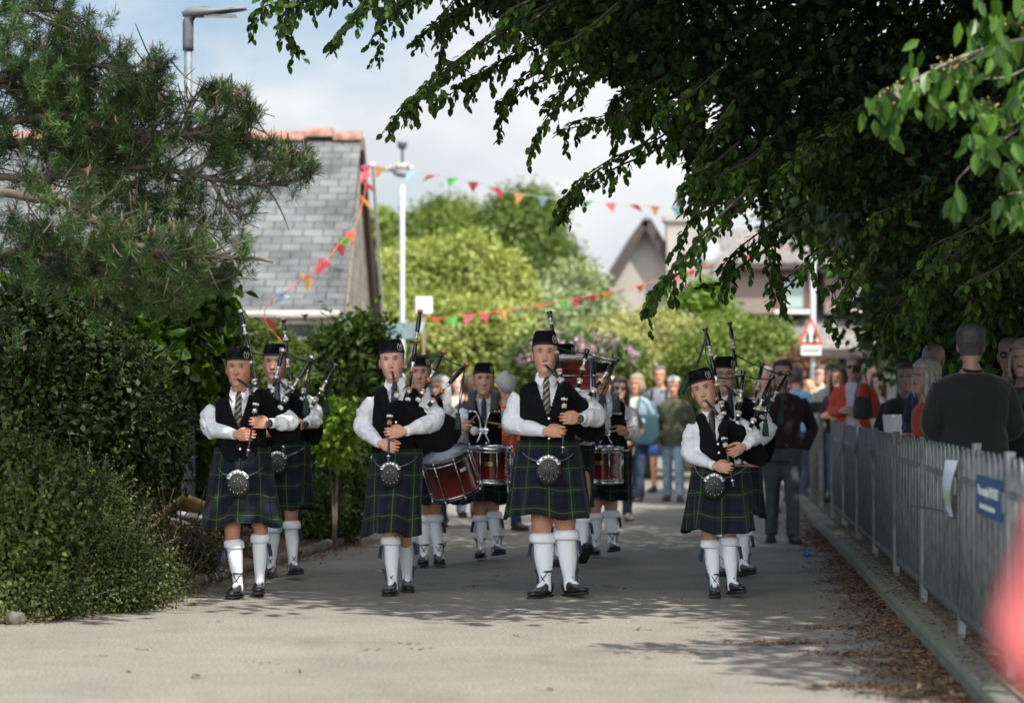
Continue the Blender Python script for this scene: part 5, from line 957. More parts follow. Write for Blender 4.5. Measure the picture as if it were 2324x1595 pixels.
# ---------------------------------------------------------------- pine
NEED=LEAF('pine_needle',(1,1,1),.15,.5)
pt=thing('pine_tree','long-needled pine reaching across the upper left from outside the frame','tree',(-4.9,15.5,0))
limbs=[]; tips=[]
def pw(x,y,D): return W(x,y,D)
MAIN=[([(-420,900,15.5),(-430,400,15.5),(-430,-200,15.4)],.12),
 ([(-430,500,15.5),(-200,250,15.3),(60,170,15.2),(190,150,15),(330,165,14.8),(400,130,14.7)],.035),
 ([(-430,300,15.5),(-150,60,15.2),(80,20,15),(170,30,15)],.035),
 ([(-430,620,15.5),(-150,320,15.3),(120,260,15.1),(260,300,15),(400,300,14.8),(500,285,14.7),(600,235,14.6)],.038),
 ([(-430,700,15.5),(-100,430,15.6),(120,400,15.3),(300,385,15),(460,400,14.8),(600,420,14.7),(680,408,14.6),(735,375,14.5)],.03),
 ([(-430,760,15.5),(-80,470,15),(90,450,14.7),(200,480,14.5),(300,550,14.3),(400,580,14.2),(540,585,14.2),(620,600,14.2)],.035),
 ([(-430,820,15.5),(-60,600,15.2),(130,590,15),(260,620,14.9),(380,640,14.8),(470,655,14.7)],.03),
 ([(-430,420,15.5),(-150,180,16),(80,220,16),(220,260,15.9),(330,230,15.8)],.03),
 ([(-430,520,15.5),(-150,380,16),(60,330,16),(200,360,15.8),(330,440,15.6),(450,500,15.5)],.03),
 ([(450,395,14.8),(500,350,14.7),(570,300,14.6)],.010),([(600,420,14.7),(650,360,14.7),(610,300,14.7)],.009),
 ([(600,420,14.7),(640,470,14.7),(660,520,14.7)],.008),([(480,400,14.8),(520,470,14.7),(590,500,14.7)],.009),
 ([(400,300,14.8),(440,220,14.7),(470,200,14.6)],.009),([(500,285,14.7),(560,240,14.7),(545,200,14.7)],.008)]
lm=MB()
for P,r in MAIN:
    Q_=cm(np.array([pw(*p) for p in P]),10); n=len(Q_); rr=np.linspace(r,r*.2,n)**1 if r<.1 else np.linspace(r,r*.7,n); Q_=Q_+.03*np.c_[wob(Q_,6,1),wob(Q_,6,2),wob(Q_,5,3)]*(r<.1); loft(lm,Q_,rr,7,(0,.3,1),1)
    if r>.1: continue
    L0=int(n*.25)
    for i in range(L0,n,1):
        for _ in range(3 if r>.02 else 2):
            p=Q_[i]; d=nrm(Q_[min(i+1,n-1)]-Q_[max(i-1,0)]); e=nrm(d*.9+rdir(1)[0]*.9+A(0,0,.05)); ln_=random.uniform(.12,.42)*(1 if r>.02 else .5)
            q_=p+e*ln_*.5+A(0,0,-.01); tp=p+e*ln_+A(0,0,random.uniform(0,.05))
            if HX+tp[0]*FD/tp[1]>np.interp(HY-(tp[2]-CAMH)*FD/tp[1],[0,60,130,165,200,300,335,400,430,520,610,650,760],[170,330,385,410,590,560,720,720,610,560,600,470,380]): continue
            tube(lm,[p,q_,tp],[.006,.005,.003],5,0,2); tips.append((tp,nrm(tp-q_+A(0,0,.25))))
            if random.random()<.6: e2=nrm(e+rdir(1)[0]*.9); t2=q_+e2*random.uniform(.08,.2); tube(lm,[q_,t2],[.004,.003],4,0,1); tips.append((t2,nrm(e2+A(0,0,.3))))
    tips.append((Q_[-1],nrm(Q_[-1]-Q_[-2]+A(0,0,.3))))
dark=[]
for _ in range(330): p=pw(random.gauss(-260,110),random.gauss(150,230),random.uniform(14.6,16.4)); tips.append((p,nrm(rdir(1)[0]+A(.1,0,.5))))
for _ in range(760):     # the dense upper left of the crown
    x,y=random.choice([(random.gauss(60,90),random.gauss(110,110)),(random.gauss(150,130),random.gauss(250,80)),(random.gauss(40,80),random.gauss(560,70)),(random.gauss(170,100),random.gauss(180,60)),(random.gauss(330,90),random.gauss(540,60))]); p=pw(x,y,random.uniform(14.6,16.2)); tips.append((p,nrm(rdir(1)[0]+A(.2,0,.5))))
nd=MB(); TP=np.array([t_[0] for t_ in tips]); TD=np.array([t_[1] for t_ in tips]); tx=HX+TP[:,0]*FD/TP[:,1]; ty=HY-(TP[:,2]-CAMH)*FD/TP[:,1]
k=(tx<np.interp(ty,[-50,0,60,130,165,200,270,300,335,400,430,520,560,610,650,700,760],[150,170,330,385,410,600,590,560,725,725,610,560,620,600,470,420,380])+rng.normal(0,12,len(tx)))&~((abs(tx-430)<32)&(ty<250))&((tx<430)|(rng.random(len(tx))<np.where(ty>360,.42,.62)))&((tx>430)|(rng.random(len(tx))<.72)); TP,TD=TP[k],TD[k]; per=78; n=len(TP)*per
tt=rng.random(n); idx=np.repeat(np.arange(len(TP)),per); P=TP[idx]-TD[idx]*(tt*.13)[:,None]; ax=TD[idx]*rng.uniform(.2,1.1,n)[:,None]+rdir(n)*.85
g0=np.clip(rng.normal(.45,.3,len(TP)),0,1)[idx][:,None]; col=(A(.008,.024,.010)*(1-g0)+A(.075,.17,.03)*g0)*(.62+.45*rng.random((n,1))); col=np.where((rng.random(n)<.03)[:,None],A(.22,.13,.05),col)
leaves(nd,P,ax,rdir(n),rng.uniform(.05,.095,n),.0045,col,False); put('crown',nd,NEED,pt,smooth=False)
cd_=lm; k=rng.random(len(TP))<.16
for p,d in zip(TP[k],TD[k]): tube(cd_,[p-d*.02,p+A(0,0,.02)+d*.02,p+A(0,0,.055)+d*.02],[.004,.006,.003],5,1,1)
put('limb',lm,[bark,mat('bud_brown',(.16,.09,.05),.9)],pt)
# ---------------------------------------------------------------- beech overhead
bt=thing('beech_tree','big dark beech whose hanging leafy branches fill the upper right and arch over the road','tree',(6.6,17.5,.1))
tw=MB(); lv=MB(); LP=[];LA=[];LN=[];LL=[]
BE=[(880,-60),(1000,0),(1080,50),(1200,110),(1330,185),(1420,260),(1500,330),(1560,420),(1610,500),(1700,480),(1800,450),(1900,465),(2000,540),(2080,680),(2200,690),(2330,705),(2700,720)]
yb=lambda x: np.interp(x,[p[0] for p in BE],[p[1] for p in BE])
def spray(P,dens=1.,hang=.22,leafs=.066):
    Q_=cm(P,10); n=len(Q_); loft(tw,Q_,np.linspace(.010,.0025,n),5,(0,.2,1),1); seg=np.linalg.norm(np.diff(Q_,axis=0),axis=1); tot=seg.sum()
    k=int(tot/.035*dens)
    for j in range(k):
        f_=(j+random.random())/k; i=min(int(f_*(n-1)),n-2); p=Q_[i]+(Q_[i+1]-Q_[i])*random.random(); d=nrm(Q_[i+1]-Q_[i])
        if random.random()<.33 and f_<.93:
            h=random.uniform(.3,1.)*hang; e=p+nrm(A(random.uniform(-.9,.5),random.uniform(-.6,.6),-1.1))*h; m_=(p+e)/2+A(0,0,.02); tube(tw,[p,m_,e],[.003,.0025,.0015],4,0,2); nl=max(2,int(h/.026))
            for q in range(nl):
                g=(q+.5)/nl; b_=p*(1-g)+e*g; LP.append(b_); LA.append(nrm((e-p)*.8/h+A(random.uniform(-.8,.8),random.uniform(-.7,.7),-.45))); LN.append(rdir(1)[0]*.8+A(0,-.6,.5)); LL.append(leafs*random.uniform(.6,1.15))
        else:
            for _ in range(2): LP.append(p+rdir(1)[0]*.015); LA.append(nrm(d*.5+A(random.uniform(-.8,.8),random.uniform(-.8,.8),random.uniform(-.9,.1)))); LN.append(A(0,-.35,1)+rdir(1)[0]*.6); LL.append(leafs*random.uniform(.65,1.2))
SP=[[(1250,20),(1120,80),(1040,140),(960,200),(905,260),(882,310)],[(1350,60),(1200,110),(1100,170),(1020,215),(985,235)],[(1380,110),(1310,210),(1240,270),(1205,345)],[(1320,150),(1200,200),(1140,260),(1130,325)],
 [(1500,200),(1430,250),(1400,300),(1388,345)],[(1620,200),(1500,330),(1400,380),(1320,430),(1285,470),(1272,498)],[(1720,440),(1620,530),(1560,600),(1510,650),(1475,690),(1468,705)],[(1740,520),(1750,600),(1770,660),(1776,705)],
 [(1980,600),(1940,650),(1900,700),(1870,745)],[(2060,660),(2020,710),(1995,770),(1985,800)],[(1050,-60),(930,0),(870,50),(862,140)],[(980,-60),(850,0),(780,60),(750,120)],[(860,-70),(740,-10),(660,40),(650,80),(690,130)],[(800,-70),(680,-10),(600,15),(568,32)],
 [(1200,-40),(1060,20),(980,60),(935,100)],[(1660,270),(1600,350),(1575,400),(1572,450)],[(1880,560),(1800,640),(1740,690)],[(1560,160),(1480,230),(1400,270),(1300,290),(1270,300)],[(1150,-50),(1040,40),(1000,120),(1050,160)],[(1700,400),(1600,470),(1560,510),(1540,560)],
 [(1850,500),(1700,590),(1640,640),(1590,650)],[(2120,700),(2100,760),(2060,790)],[(2240,720),(2200,800),(2160,830)],[(1920,560),(1900,640),(1860,650)],[(1100,-60),(960,-20),(900,10),(830,25)],[(960,-60),(820,-20),(720,0),(640,10)]]
for i,s_ in enumerate(SP):
    D0=15.3+2.2*random.random(); spray([W(x,y,D0+.0*j) for j,(x,y) in enumerate(s_)],1.25,.2)
    for _ in range(2): ox,oy,dd=random.uniform(-25,40),random.uniform(-45,-8),random.uniform(-.9,.9); spray([W(x+ox*(1-j/len(s_)),y+oy*(.3+.7*(1-j/len(s_))),D0+dd) for j,(x,y) in enumerate(s_[:-1])],1.1,.2)
for _ in range(150):     # the ragged lower edge
    x=random.uniform(1150,2450); y=yb(x)-random.uniform(0,150); D0=random.uniform(15.2,20); l=random.uniform(60,170); spray([W(x+l*1.1,y-l*.75,D0+.3),W(x+l*.5,y-l*.25,D0),W(x,y,D0-.1),W(x-l*.12,y+l*.2,D0-.1)],1.,.18)
n=len(LP); t_=rng.random((n,1)); leaves(lv,np.array(LP),np.array(LA),np.array(LN),np.array(LL),np.array(LL)*.66,(A(.010,.028,.005)*(1-t_)+A(.055,.12,.014)*t_)*(.8+.4*rng.random((n,1))),True)
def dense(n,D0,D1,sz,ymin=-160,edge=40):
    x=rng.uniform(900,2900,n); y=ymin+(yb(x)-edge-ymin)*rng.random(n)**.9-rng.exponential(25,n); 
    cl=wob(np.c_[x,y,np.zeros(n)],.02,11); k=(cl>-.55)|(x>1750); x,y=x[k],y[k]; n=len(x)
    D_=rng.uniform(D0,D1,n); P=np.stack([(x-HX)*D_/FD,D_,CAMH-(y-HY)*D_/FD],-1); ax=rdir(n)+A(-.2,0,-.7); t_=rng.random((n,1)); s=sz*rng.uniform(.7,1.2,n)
    leaves(lv,P,ax,rdir(n)+A(0,-.2,.8),s,s*.68,(A(.005,.013,.003)*(1-t_)+A(.018,.042,.006)*t_)*(.8+.4*rng.random((n,1))),True)  # inner leaves coloured darker than the fringe, standing for shade in the crown
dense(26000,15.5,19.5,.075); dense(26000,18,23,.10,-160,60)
# the part of the crown out of frame: shades the road and right side
def over(n,sz,x0,x1,y0,y1,z0,z1,thr=-.33):
    P=np.stack([rng.uniform(x0,x1,n),rng.uniform(y0,y1,n),rng.uniform(z0,z1,n)],-1); P=P[(P[:,2]>1.43+.168*P[:,1]+.25)|(P[:,0]>.24*P[:,1]+1.2)]; P=P[(P[:,0]>-1.3+.8*np.sin(P[:,1]*1.7))]
    P=P[(wob(P*A(1,1,.3),2.2,21)>thr)&(P[:,1]>y0+.5+.5*np.sin(P[:,0]*2.1)+.3*np.sin(P[:,0]*5.3))]; n=len(P); t_=rng.random((n,1)); s=sz*rng.uniform(.7,1.3,n)
    leaves(lv,P,rdir(n)+A(-.3,-.2,-.2),rdir(n)*.7+A(0,0,1.),s,s*.7,(A(.02,.05,.01)*(1-t_)+A(.05,.11,.015)*t_),True)
over(46000,.14,-2,10,12.1,25,4.9,8.5); over(30000,.14,1.2,9.5,12.6,19,4.2,7.2,-9); over(22000,.14,4.5,9.5,7.6,13,4.2,7.4,-.9); over(26000,.16,6.2,12,2.5,17,1.8,7,-9)  # calls after the first: unseen foliage added to darken beech and crowd
put('crown',lv,LEAF('beech_leaf',(1,1,1),.2,.5,.15),bt,smooth=False)
TR_=[6.6,17.5]
loft(tw,[(6.6,17.5,0),(6.5,17.5,1.5),(6.3,17.4,4),(6.2,17.2,9)],[.5,.38,.32,.15],14)
for e in [(-1,14,6.2),(1,16,6.5),(.5,20,7),(-.6,17.5,6),(3,13,6),(3,22,7.5),(4,15.5,4.8),(2.4,16.5,4.6),(-.5,16.2,4.9)]: tube(tw,[(6.4,17.5,3.4),((6.4+e[0])/2,(17.5+e[1])/2,(3.4+e[2])/2+.9),e],[.16,.08,.02],8,0,6)
put('trunk',tw,twig,bt)
# trees behind the railings, closing the right side
tree('shade_tree','dark broad tree behind the railings at the far right','tree',[B(2250,640,25,220,190,2.2),B(2450,600,24,260,260,2.2),B(2130,600,27,120,140,2),B(2400,300,25,300,260,2.4),B(2150,350,26,260,230,2.4),B(2330,790,23.5,120,60,1.)],3600,20,.22,.13,.085,(.012,.028,.008),(.06,.12,.02),None,(7.2,24),stem_r=.25,z0=.1,six=False)
tree('shade_tree','second dark tree further along behind the railings, nearer the pale wall','tree',[B(2110,650,31,50,70,1.5),B(1980,430,32,160,120,2.5),B(2180,700,30,120,110,2),B(2280,850,28,120,60,1.5)],1800,20,.22,.14,.09,(.015,.035,.008),(.10,.18,.03),None,(8.2,31),stem_r=.25,z0=.1)
# cherry bough
ct=thing('cherry_tree','cherry bough with large hanging leaves and unripe fruit at the upper right','tree',(4.9,12.6,.1))
lm=MB(); cl=MB()
BR=[([(2900,-300),(2500,20),(2240,110),(2160,140),(2090,175),(2040,205)],.016),([(2240,110),(2200,140),(2150,145),(2110,150)],.006),([(2500,20),(2380,-10),(2290,50),(2250,75)],.008),([(2500,20),(2400,110),(2300,170),(2230,180)],.010),([(2600,100),(2420,220),(2330,270),(2240,300)],.010),([(2420,220),(2260,330),(2180,400),(2170,430)],.006),([(2600,250),(2420,380),(2340,430),(2290,440)],.008),([(2160,140),(2150,180),(2130,225)],.004)]
for P,r in BR: Q_=cm(np.array([W(x,y,12) for x,y in P]),8); loft(lm,Q_,np.linspace(r,r*.3,len(Q_)),7,(0,.3,1),1)
loft(lm,[(4.9,12.6,0),(4.7,12.5,2),W(2900,-300,12)],[.16,.12,.03],10)
put('limb',lm,mat('cherry_bark',(.22,.19,.16),.7,var=.3,vs=20),ct)
CL=[(2020,240,9),(2010,290,6),(2050,230,5),(2090,165,6),(2085,220,5),(2130,270,9),(2165,175,9),(2200,190,9),(2150,180,6),(2215,100,8),(2270,80,8),(2240,30,6),(2260,150,9),(2290,190,8),(2240,330,10),(2200,340,6),(2300,400,9),(2290,260,8),(2325,330,8),(2165,470,7),(2285,480,10),(2320,500,6),(2230,270,8),(2180,230,7),(2310,30,7),(2350,100,9),(1985,250,4),(2300,130,7),(2320,260,7),(2310,450,7),(2340,220,9),(2270,350,7)]
bz=0
for x,y,k in CL:
    o=W(x,y-26,12+random.uniform(-.25,.25)); n=k+2; a_=rng.normal(size=(n,3))*A(.38,.4,.2)+A(0,0,-1.); t_=rng.random((n,1)); P=o+rng.normal(size=(n,3))*A(.04,.04,.04); s=rng.uniform(.09,.14,n)
    leaves(cl,P,a_,rdir(n)*.6+A(0,-.9,.1),s,s*.47,(A(.015,.055,.008)*(1-t_)+A(.09,.20,.025)*t_),True)
put('crown',cl,LEAF('cherry_leaf',(1,1,1),.35,.3),ct,smooth=False)
for i,(x,y,k) in enumerate(CL[:24:2]):
    q=MB(); o=W(x+8,y-30,11.9)
    for _ in range(9): e=o+rng.normal(size=3)*A(.035,.03,.03); tube(q,[o+A(0,0,.01),(o+e)/2+A(0,0,.01),e],.0012,4,0,1); ball(q,e,.0055,6,1 if random.random()<.8 else 2,None,None,4)
    put('fruit_cluster',q,[twig,mat('fruit_yellow',(.50,.40,.12),.4),mat('fruit_red',(.5,.08,.03),.4)],ct)

# ---------------------------------------------------------------- railings
def hoop_panel(y0,y1,parent,lean=0):
    mb=MB(); n=max(2,int(round((y1-y0)/.25))); st=(y1-y0)/n; z0,z1=.18,1.08
    for z in (.22,.97): bar(mb,(fx_(y0),y0,z),(fx_(y1),y1,z),.010,.036)
    for i in range(n):
        ya,yb_=y0+st*(i+.22),y0+st*(i+.78); m_=(ya+yb_)/2; r_=(yb_-ya)/2
        P=[(fx_(ya),ya,z0)]+[(fx_(m_-r_*math.cos(a)),m_-r_*math.cos(a),z1+r_*math.sin(a)) for a in np.linspace(0,math.pi,7)]+[(fx_(yb_),yb_,z0)]; tube(mb,P,.0078,6,0,1)
    return put('railing_panel',mb,galv,parent)
def post(y,parent,lean=0):
    mb=MB(); q=(.022,.03); x=fx_(y); P=A((x-q[0],y-q[1]),(x+q[0],y-q[1]),(x+q[0],y+q[1]),(x-q[0],y+q[1]))
    R_=np.array([[(p[0]+lean*t,p[1]-lean*.2*t,.05+1.12*t) for p in P] for t in (0,.3,1)]); rings(mb,R_); box(mb,(x-.03,y-.0,.93),(.006,.02,.05)); return put('fence_post',mb,galv,parent,smooth=False)
YP=[7.0,9.2,11.4,13.6,15.85,18.1,20.3,22.5,24.7,26.9]
f1=thing('railing','long galvanised bow-top pedestrian railing on the right, nearest the camera','railing',(fx_(13.6),13.6,.1),'bow-top railings along the kerb')
for i,y in enumerate(YP): post(y,f1,.09 if i==3 else 0)
for a_,b_ in zip(YP[:-1],YP[1:]): hoop_panel(a_+.03,b_-.03,f1)
YP2=[29.6,31.8,34,36.2,38.4,40.6]
f2=thing('railing','further stretch of bow-top railing beyond the gap, beside the man in maroon','railing',(fx_(29.6),29.6,.1),'bow-top railings along the kerb')
for y in YP2: post(y,f2)
for a_,b_ in zip(YP2[:-1],YP2[1:]): hoop_panel(a_+.03,b_-.03,f2)
def fp(y,z,o=-.03): return A(fx_(y)+o,y,z)
s_=thing('notice_sign','blue no-smoking notice fixed to the railing by the leaning post','sign',fp(12,.93))
mb=MB(); a_,b_=fp(11.45,.93),fp(12.5,.93); bar(mb,a_,b_,.006,.20); put('board',mb,mat('sign_blue',(.012,.075,.21),.4),s_)
rt=nrm(a_-b_); c0=(a_+b_)/2+A(-.006,0,0)
put_text('lettering','We are completely SMOKE FREE !',.070,c0+A(0,0,.025),rt,A(0,0,1),white_pl,s_,bold=True,sx=.86)
put_text('lettering','There is no smoking allowed anywhere on site',.042,c0+A(0,0,-.05)+rt*-.03,rt,A(0,0,1),white_pl,s_,bold=True,sx=.80)
mb=MB(); G=np.array([[fp(13.95-.30*u,1.06-.31*v,-.03-.03*math.sin(v*3)-.03*math.sin(u*4)*(1-v)) for u in np.linspace(0,1,6)] for v in np.linspace(0,1,10)]); 
G[0,:,2]+=.01; uvc=np.ones((60,3))*A(.58,.62,.68); vv=np.repeat(np.linspace(0,1,10),6); uvc[(vv>.5)&(vv<.85)]=A(.32,.42,.28); uvc[(vv>.2)&(vv<.45)]=A(.48,.50,.58); grid(mb,G,0,None,uvc); grid(mb,G+A(.003,0,0),0,None,uvc)
put('paper_notice',mb,painted,None,fp(13.8,.9),'curling printed paper map tied to the railing beside the leaning post','notice')
mb=MB(); tube(mb,[fp(13.75,.76),fp(14.3,.765,-.08),fp(15.0,.755,-.16)],.004,5,0,5); tube(mb,[fp(13.6,.745),fp(14.1,.74,-.05)],.003,5); put('cable_tie',mb,mat('black_plastic',(.01,.01,.01),.4),None,fp(13.8,.76),'long black cable tie sticking out below the paper map on the railing','cable tie')
mb=MB(); tube(mb,[(kx_(16.4)-.02,16.4,.10),(kx_(16.4)+.10,16.3,.16),(kx_(16.5)+.2,16.5,.11)],.004,5,0,5); put('twig',mb,twig,None,(kx_(16.4),16.4,.1),'thin dark twig lying across the right-hand kerb stones','twig')

# ---------------------------------------------------------------- lamp posts, signs
lp=thing('street_lamp','near galvanised street lamp behind the pine, its flat head pointing right','street lamp',W(427,1256,20.7)*A(1,1,0))
x0,y0=OFF[lp][:2]; mb=MB(); loft(mb,[(x0,y0,0),(x0,y0,1.1),(x0,y0,1.15),(x0,y0,1.2),(x0,y0,4.52)],[.062,.060,.058,.040,.036],14,(1,0,0),1); put('pole',mb,mat('weathered_galv',(.20,.23,.25),.55,.45,var=.35,vs=11),lp)
gp=mat('lamp_grey',(.10,.11,.12),.5)
mb=MB(); loft(mb,[(x0,y0,4.39),(x0,y0,4.57),(x0+.005,y0,4.65),(x0+.05,y0,4.70)],[.047,.047,.046,.03],14); put('bracket',mb,gp,lp)
mb=MB(); X=[-.05,0,.06,.16,.24,.32,.44,.50]; loft(mb,[(x0+x,y0,4.70+z) for x,z in zip(X,(.0,.012,.018,.02,.022,.030,.042,.048))],[(.02,.02),(.06,.035),(.085,.045),(.095,.042),(.09,.028),(.085,.020),(.07,.017),(.03,.012)],16,(0,1,0),3,0,True,None,2.8); box(mb,(x0+.10,y0,4.755),(.05,.03,.01)); put('lamp_head',mb,mat('lamp_shell',(.17,.18,.18),.45),lp)
mb=MB(); box(mb,(x0+.28,y0,4.685),(.14,.06,.008)); put('lens',mb,mat('lamp_lens',(.10,.12,.13),.1,coat=.5),lp)
lp=thing('street_lamp','far white street lamp with a droopy white-stained head, in front of the yellow-green tree','street lamp',W(913,1080,42)*A(1,1,0)); x0,y0=OFF[lp][:2]
mb=MB(); loft(mb,[(x0,y0,0),(x0,y0,1.5),(x0,y0,5.1)],[.06,.05,.04],10,(1,0,0),1); put('pole',mb,mat('pale_pole',(.42,.45,.47),.6),lp)
zl=W(0,388,42)[2]; mb=MB(); loft(mb,[(x0-.42,y0,zl+.02),(x0-.25,y0,zl+.03),(x0-.1,y0,zl+.06),(x0+.1,y0,zl+.05),(x0+.2,y0,zl)],[(.02,.02),(.05,.04),(.13,.07),(.13,.08),(.02,.03)],12,(0,1,0)); put('lamp_head',mb,mat('stained_white',(.55,.53,.50),.8,vcol=(.18,.15,.12),vs=14),lp)
mb=MB(); ball(mb,(x0+.02,y0,zl-.03),(.20,.12,.09),12); put('lens',mb,mat('lamp_bowl',(.30,.34,.34),.3),lp)
mb=MB(); lathe(mb,A(x0,y0,zl+.05),A(x0,y0,W(0,323,42)[2]),[(0,.02,0),(.7,.02,0),(.75,.07,0),(.95,.09,0),(1,.09,0),(1,.001,0)],10); put('photocell',mb,gp,lp)
sp_=thing('warning_sign','red-bordered triangular school warning sign on a pale pole above the crowd','road sign',W(1841,1060,38)*A(1,1,0)+A(0,0,.1)); x0,y0=W(1845,900,38)[:2]
pale=mat('pale_pole',(.42,.45,.47)); mb=MB(); loft(mb,[(x0,y0,0),(x0,y0,4.1)],[.05,.045],10,(1,0,0),1); put('pole',mb,pale,sp_)
P=[W(1840,718,37.9),W(1868,782,37.9),W(1812,782,37.9)]; cT=sum(P)/3; mb=MB()
tri=lambda s,dy: np.array([cT+(p-cT)*s+A(0,dy,0) for p in P]); 
V=np.vstack([tri(1,0),tri(1,-.02),tri(.70,-.02)]); mb.add(V,[[0,1,4,3],[1,2,5,4],[2,0,3,5],[3,4,7,6],[4,5,8,7],[5,3,6,8]],[[0,2,1]]); put('sign_border',mb,mat('sign_red',(.60,.06,.03),.4),sp_,smooth=False)
mb=MB(); mb.add(tri(.72,-.017),None,[[0,1,2]]); put('sign_face',mb,mat('sign_white',(.72,.74,.72),.4),sp_,smooth=False)
mb=MB()
for dx,s in ((-.05,.85),(.06,1.)):
    o=cT+A(dx,-.03,-.03); ball(mb,o+A(0,0,.085*s),(.02*s,.004,.02*s),8); loft(mb,[o+A(0,0,.065*s),o+A(0,0,.0),o+A(0,0,-.03)],[(.018*s,.004),(.026*s,.004),(.022*s,.004)],6,(1,0,0),1)
    for l in (-1,1): tube(mb,[o+A(0,0,-.02),o+A(l*.025*s,0,-.09*s)],.008,5,0,1); tube(mb,[o+A(0,0,.05*s),o+A(l*.04*s,0,.0)],.006,5,0,1)
put('walking_figures',mb,mat('sign_black',(.02,.03,.02),.5),sp_)
a_,b_=W(1818,783.5,37.9),W(1864,806,37.9); mb=MB(); box(mb,(a_+b_)/2,((b_[0]-a_[0])/2,.012,(a_[2]-b_[2])/2)); put('plate',mb,mat('sign_white',(.7,.7,.7)),sp_,smooth=False)
put_text('lettering','School',.095,(a_+b_)/2+A(0,-.016,0),(1,0,0),(0,0,1),mat('sign_black',(.02,.03,.02)),sp_)
mb=MB(); p_=W(2039,1000,36); loft(mb,[(p_[0],36,.1),(p_[0],36,1.2),(p_[0],36,5.5)],[.075,.055,.045],10,(1,0,0),1); lq=thing('lamp_column','plain white pole between the pale wall and the dark trees','pole',(p_[0],36,.1)); put('pole',mb,pale,lq)
mb=MB(); box(mb,(p_[0]+.0,35.93,1.5),(.05,.01,.12)); put('pole_door',mb,gp,lq)
bs=thing('blank_sign','blank white square board on a wooden stake above the drummers','sign',W(960,1010,37)*A(1,1,0)); mb=MB(); c_1=W(963,692,37); box(mb,c_1,(.125,.012,.125)); put('board',mb,mat('white_board',(.82,.83,.85),.5),bs,smooth=False); mb=MB(); bar(mb,(c_1[0]-.01,37.03,0),(c_1[0]-.01,37.03,c_1[2]),.04,.03); put('stake',mb,mat('stake_wood',(.30,.22,.14),.8),bs)
bs=thing('notice_board','pale blue-grey board half buried in the dark bush right of the stone gable','sign',W(905,1010,33)*A(1,1,0)); mb=MB(); c_1=W(903,750,33); box(mb,c_1,(.22,.012,.11)); put('board',mb,mat('blue_board',(.17,.235,.26),.5,var=.15,vs=5),bs,smooth=False); mb=MB()
for s in (-1,1): bar(mb,(c_1[0]+s*.2,33.03,0),(c_1[0]+s*.2,33.03,c_1[2]+.1),.05,.05)
put('legs',mb,gp,bs)
# yellow shell in the undergrowth
ya=thing('plastic_shell','old yellow and white moulded plastic shell lying in the undergrowth by the near lamp post','plastic shell',W(420,1250,20)*A(1,1,0)); yp=mat('yellow_plastic',(.34,.21,.05),.6,var=.35,vs=5,vcol=(.16,.12,.05)); wp=mat('dirty_white',(.42,.42,.38),.5,var=.2,vs=8)
c_1=W(425,1195,20); mb=MB(); loft(mb,[c_1+A(-.30,0,.10),c_1+A(-.18,0,.0),c_1+A(.1,0,-.06),c_1+A(.30,0,-.12)],[(.12,.04),(.2,.15),(.2,.14),(.1,.03)],14,(0,1,0)); mb.V=[v*A(1,1,1) for v in mb.V]; put('hull',mb,yp,ya)
mb=MB(); loft(mb,[W(362,1175,19.75),W(395,1178,19.7),W(430,1192,19.7),W(462,1212,19.75)],[(.03,.02)]*4,8,(0,1,0)); put('stripe',mb,wp,ya)
mb=MB(); loft(mb,[W(375,1165,19.9),W(392,1148,19.9),W(410,1140,20),W(440,1152,20),W(480,1165,20)],[(.12,.03),(.12,.035),(.12,.03),(.12,.035),(.1,.03)],8,(0,1,0)); put('seat',mb,yp,ya)
mb=MB(); loft(mb,[W(402,1166,19.8),W(440,1172,19.8),W(480,1180,19.8)],[(.05,.03)]*3,8,(0,1,0)); put('panel',mb,wp,ya)

# ---------------------------------------------------------------- houses
def qf(mb,P,m=0,org=None,ud=(1,0,0),vd=(0,0,1)):
    P=np.asarray(P,float); o=P[0] if org is None else np.asarray(org); ud=nrm(ud); vd=nrm(vd); uv=np.stack([(P-o)@ud,(P-o)@vd],-1)
    return mb.add(P,[[0,1,2,3]] if len(P)==4 else None,[[0,1,2]] if len(P)==3 else None,m,uv)
slate=brick('slate',(.098,.104,.107),(.146,.151,.152),(.04,.042,.05),.30,.195,.010,.5,.8,.42)
stone=brick('granite_wall',(.16,.14,.12),(.26,.23,.20),(.20,.18,.16),.42,.2,.015,.85,.8,.35); stone_l=brick('pale_quoins',(.42,.36,.31),(.34,.29,.25),(.2,.18,.16),.5,.3,.015,.85,.8,.3)
h1=thing('stone_house','old stone schoolhouse with grey slate roof and terracotta ridge, left of the road','building',(-7,36,0))
XR=-2.42; e1,rd,e2=(34,2.69),(38,5.50),(42,2.69)
mb=MB(); vd=(0,4,2.81)
K=[(34,2.62),(34.6,2.96),(35.4,3.50),(38,5.50)]
for (ya1,za1),(yb1,zb1) in zip(K[:-1],K[1:]): qf(mb,[(-16,ya1,za1),(XR+.05,ya1,za1),(XR+.05,yb1,zb1),(-16,yb1,zb1)],0,(-16,34,2.62),(1,0,0),vd)
for (ya1,za1),(yb1,zb1) in zip(K[:-1],K[1:]): qf(mb,[(-16,ya1,za1-.06),(XR+.05,ya1,za1-.06),(XR+.05,yb1,zb1-.06),(-16,yb1,zb1-.06)],0,(-16,34,2.62),(1,0,0),vd); qf(mb,[(XR+.05,ya1,za1-.06),(XR+.05,ya1,za1),(XR+.05,yb1,zb1),(XR+.05,yb1,zb1-.06)])
qf(mb,[(-16,42,2.69),(XR+.2,42,2.69),(XR+.05,38,5.5),(-16,38,5.5)],0,(-16,42,2.69),(1,0,0),(0,-4,2.81)); rf=put('roof',mb,slate,h1,smooth=False)
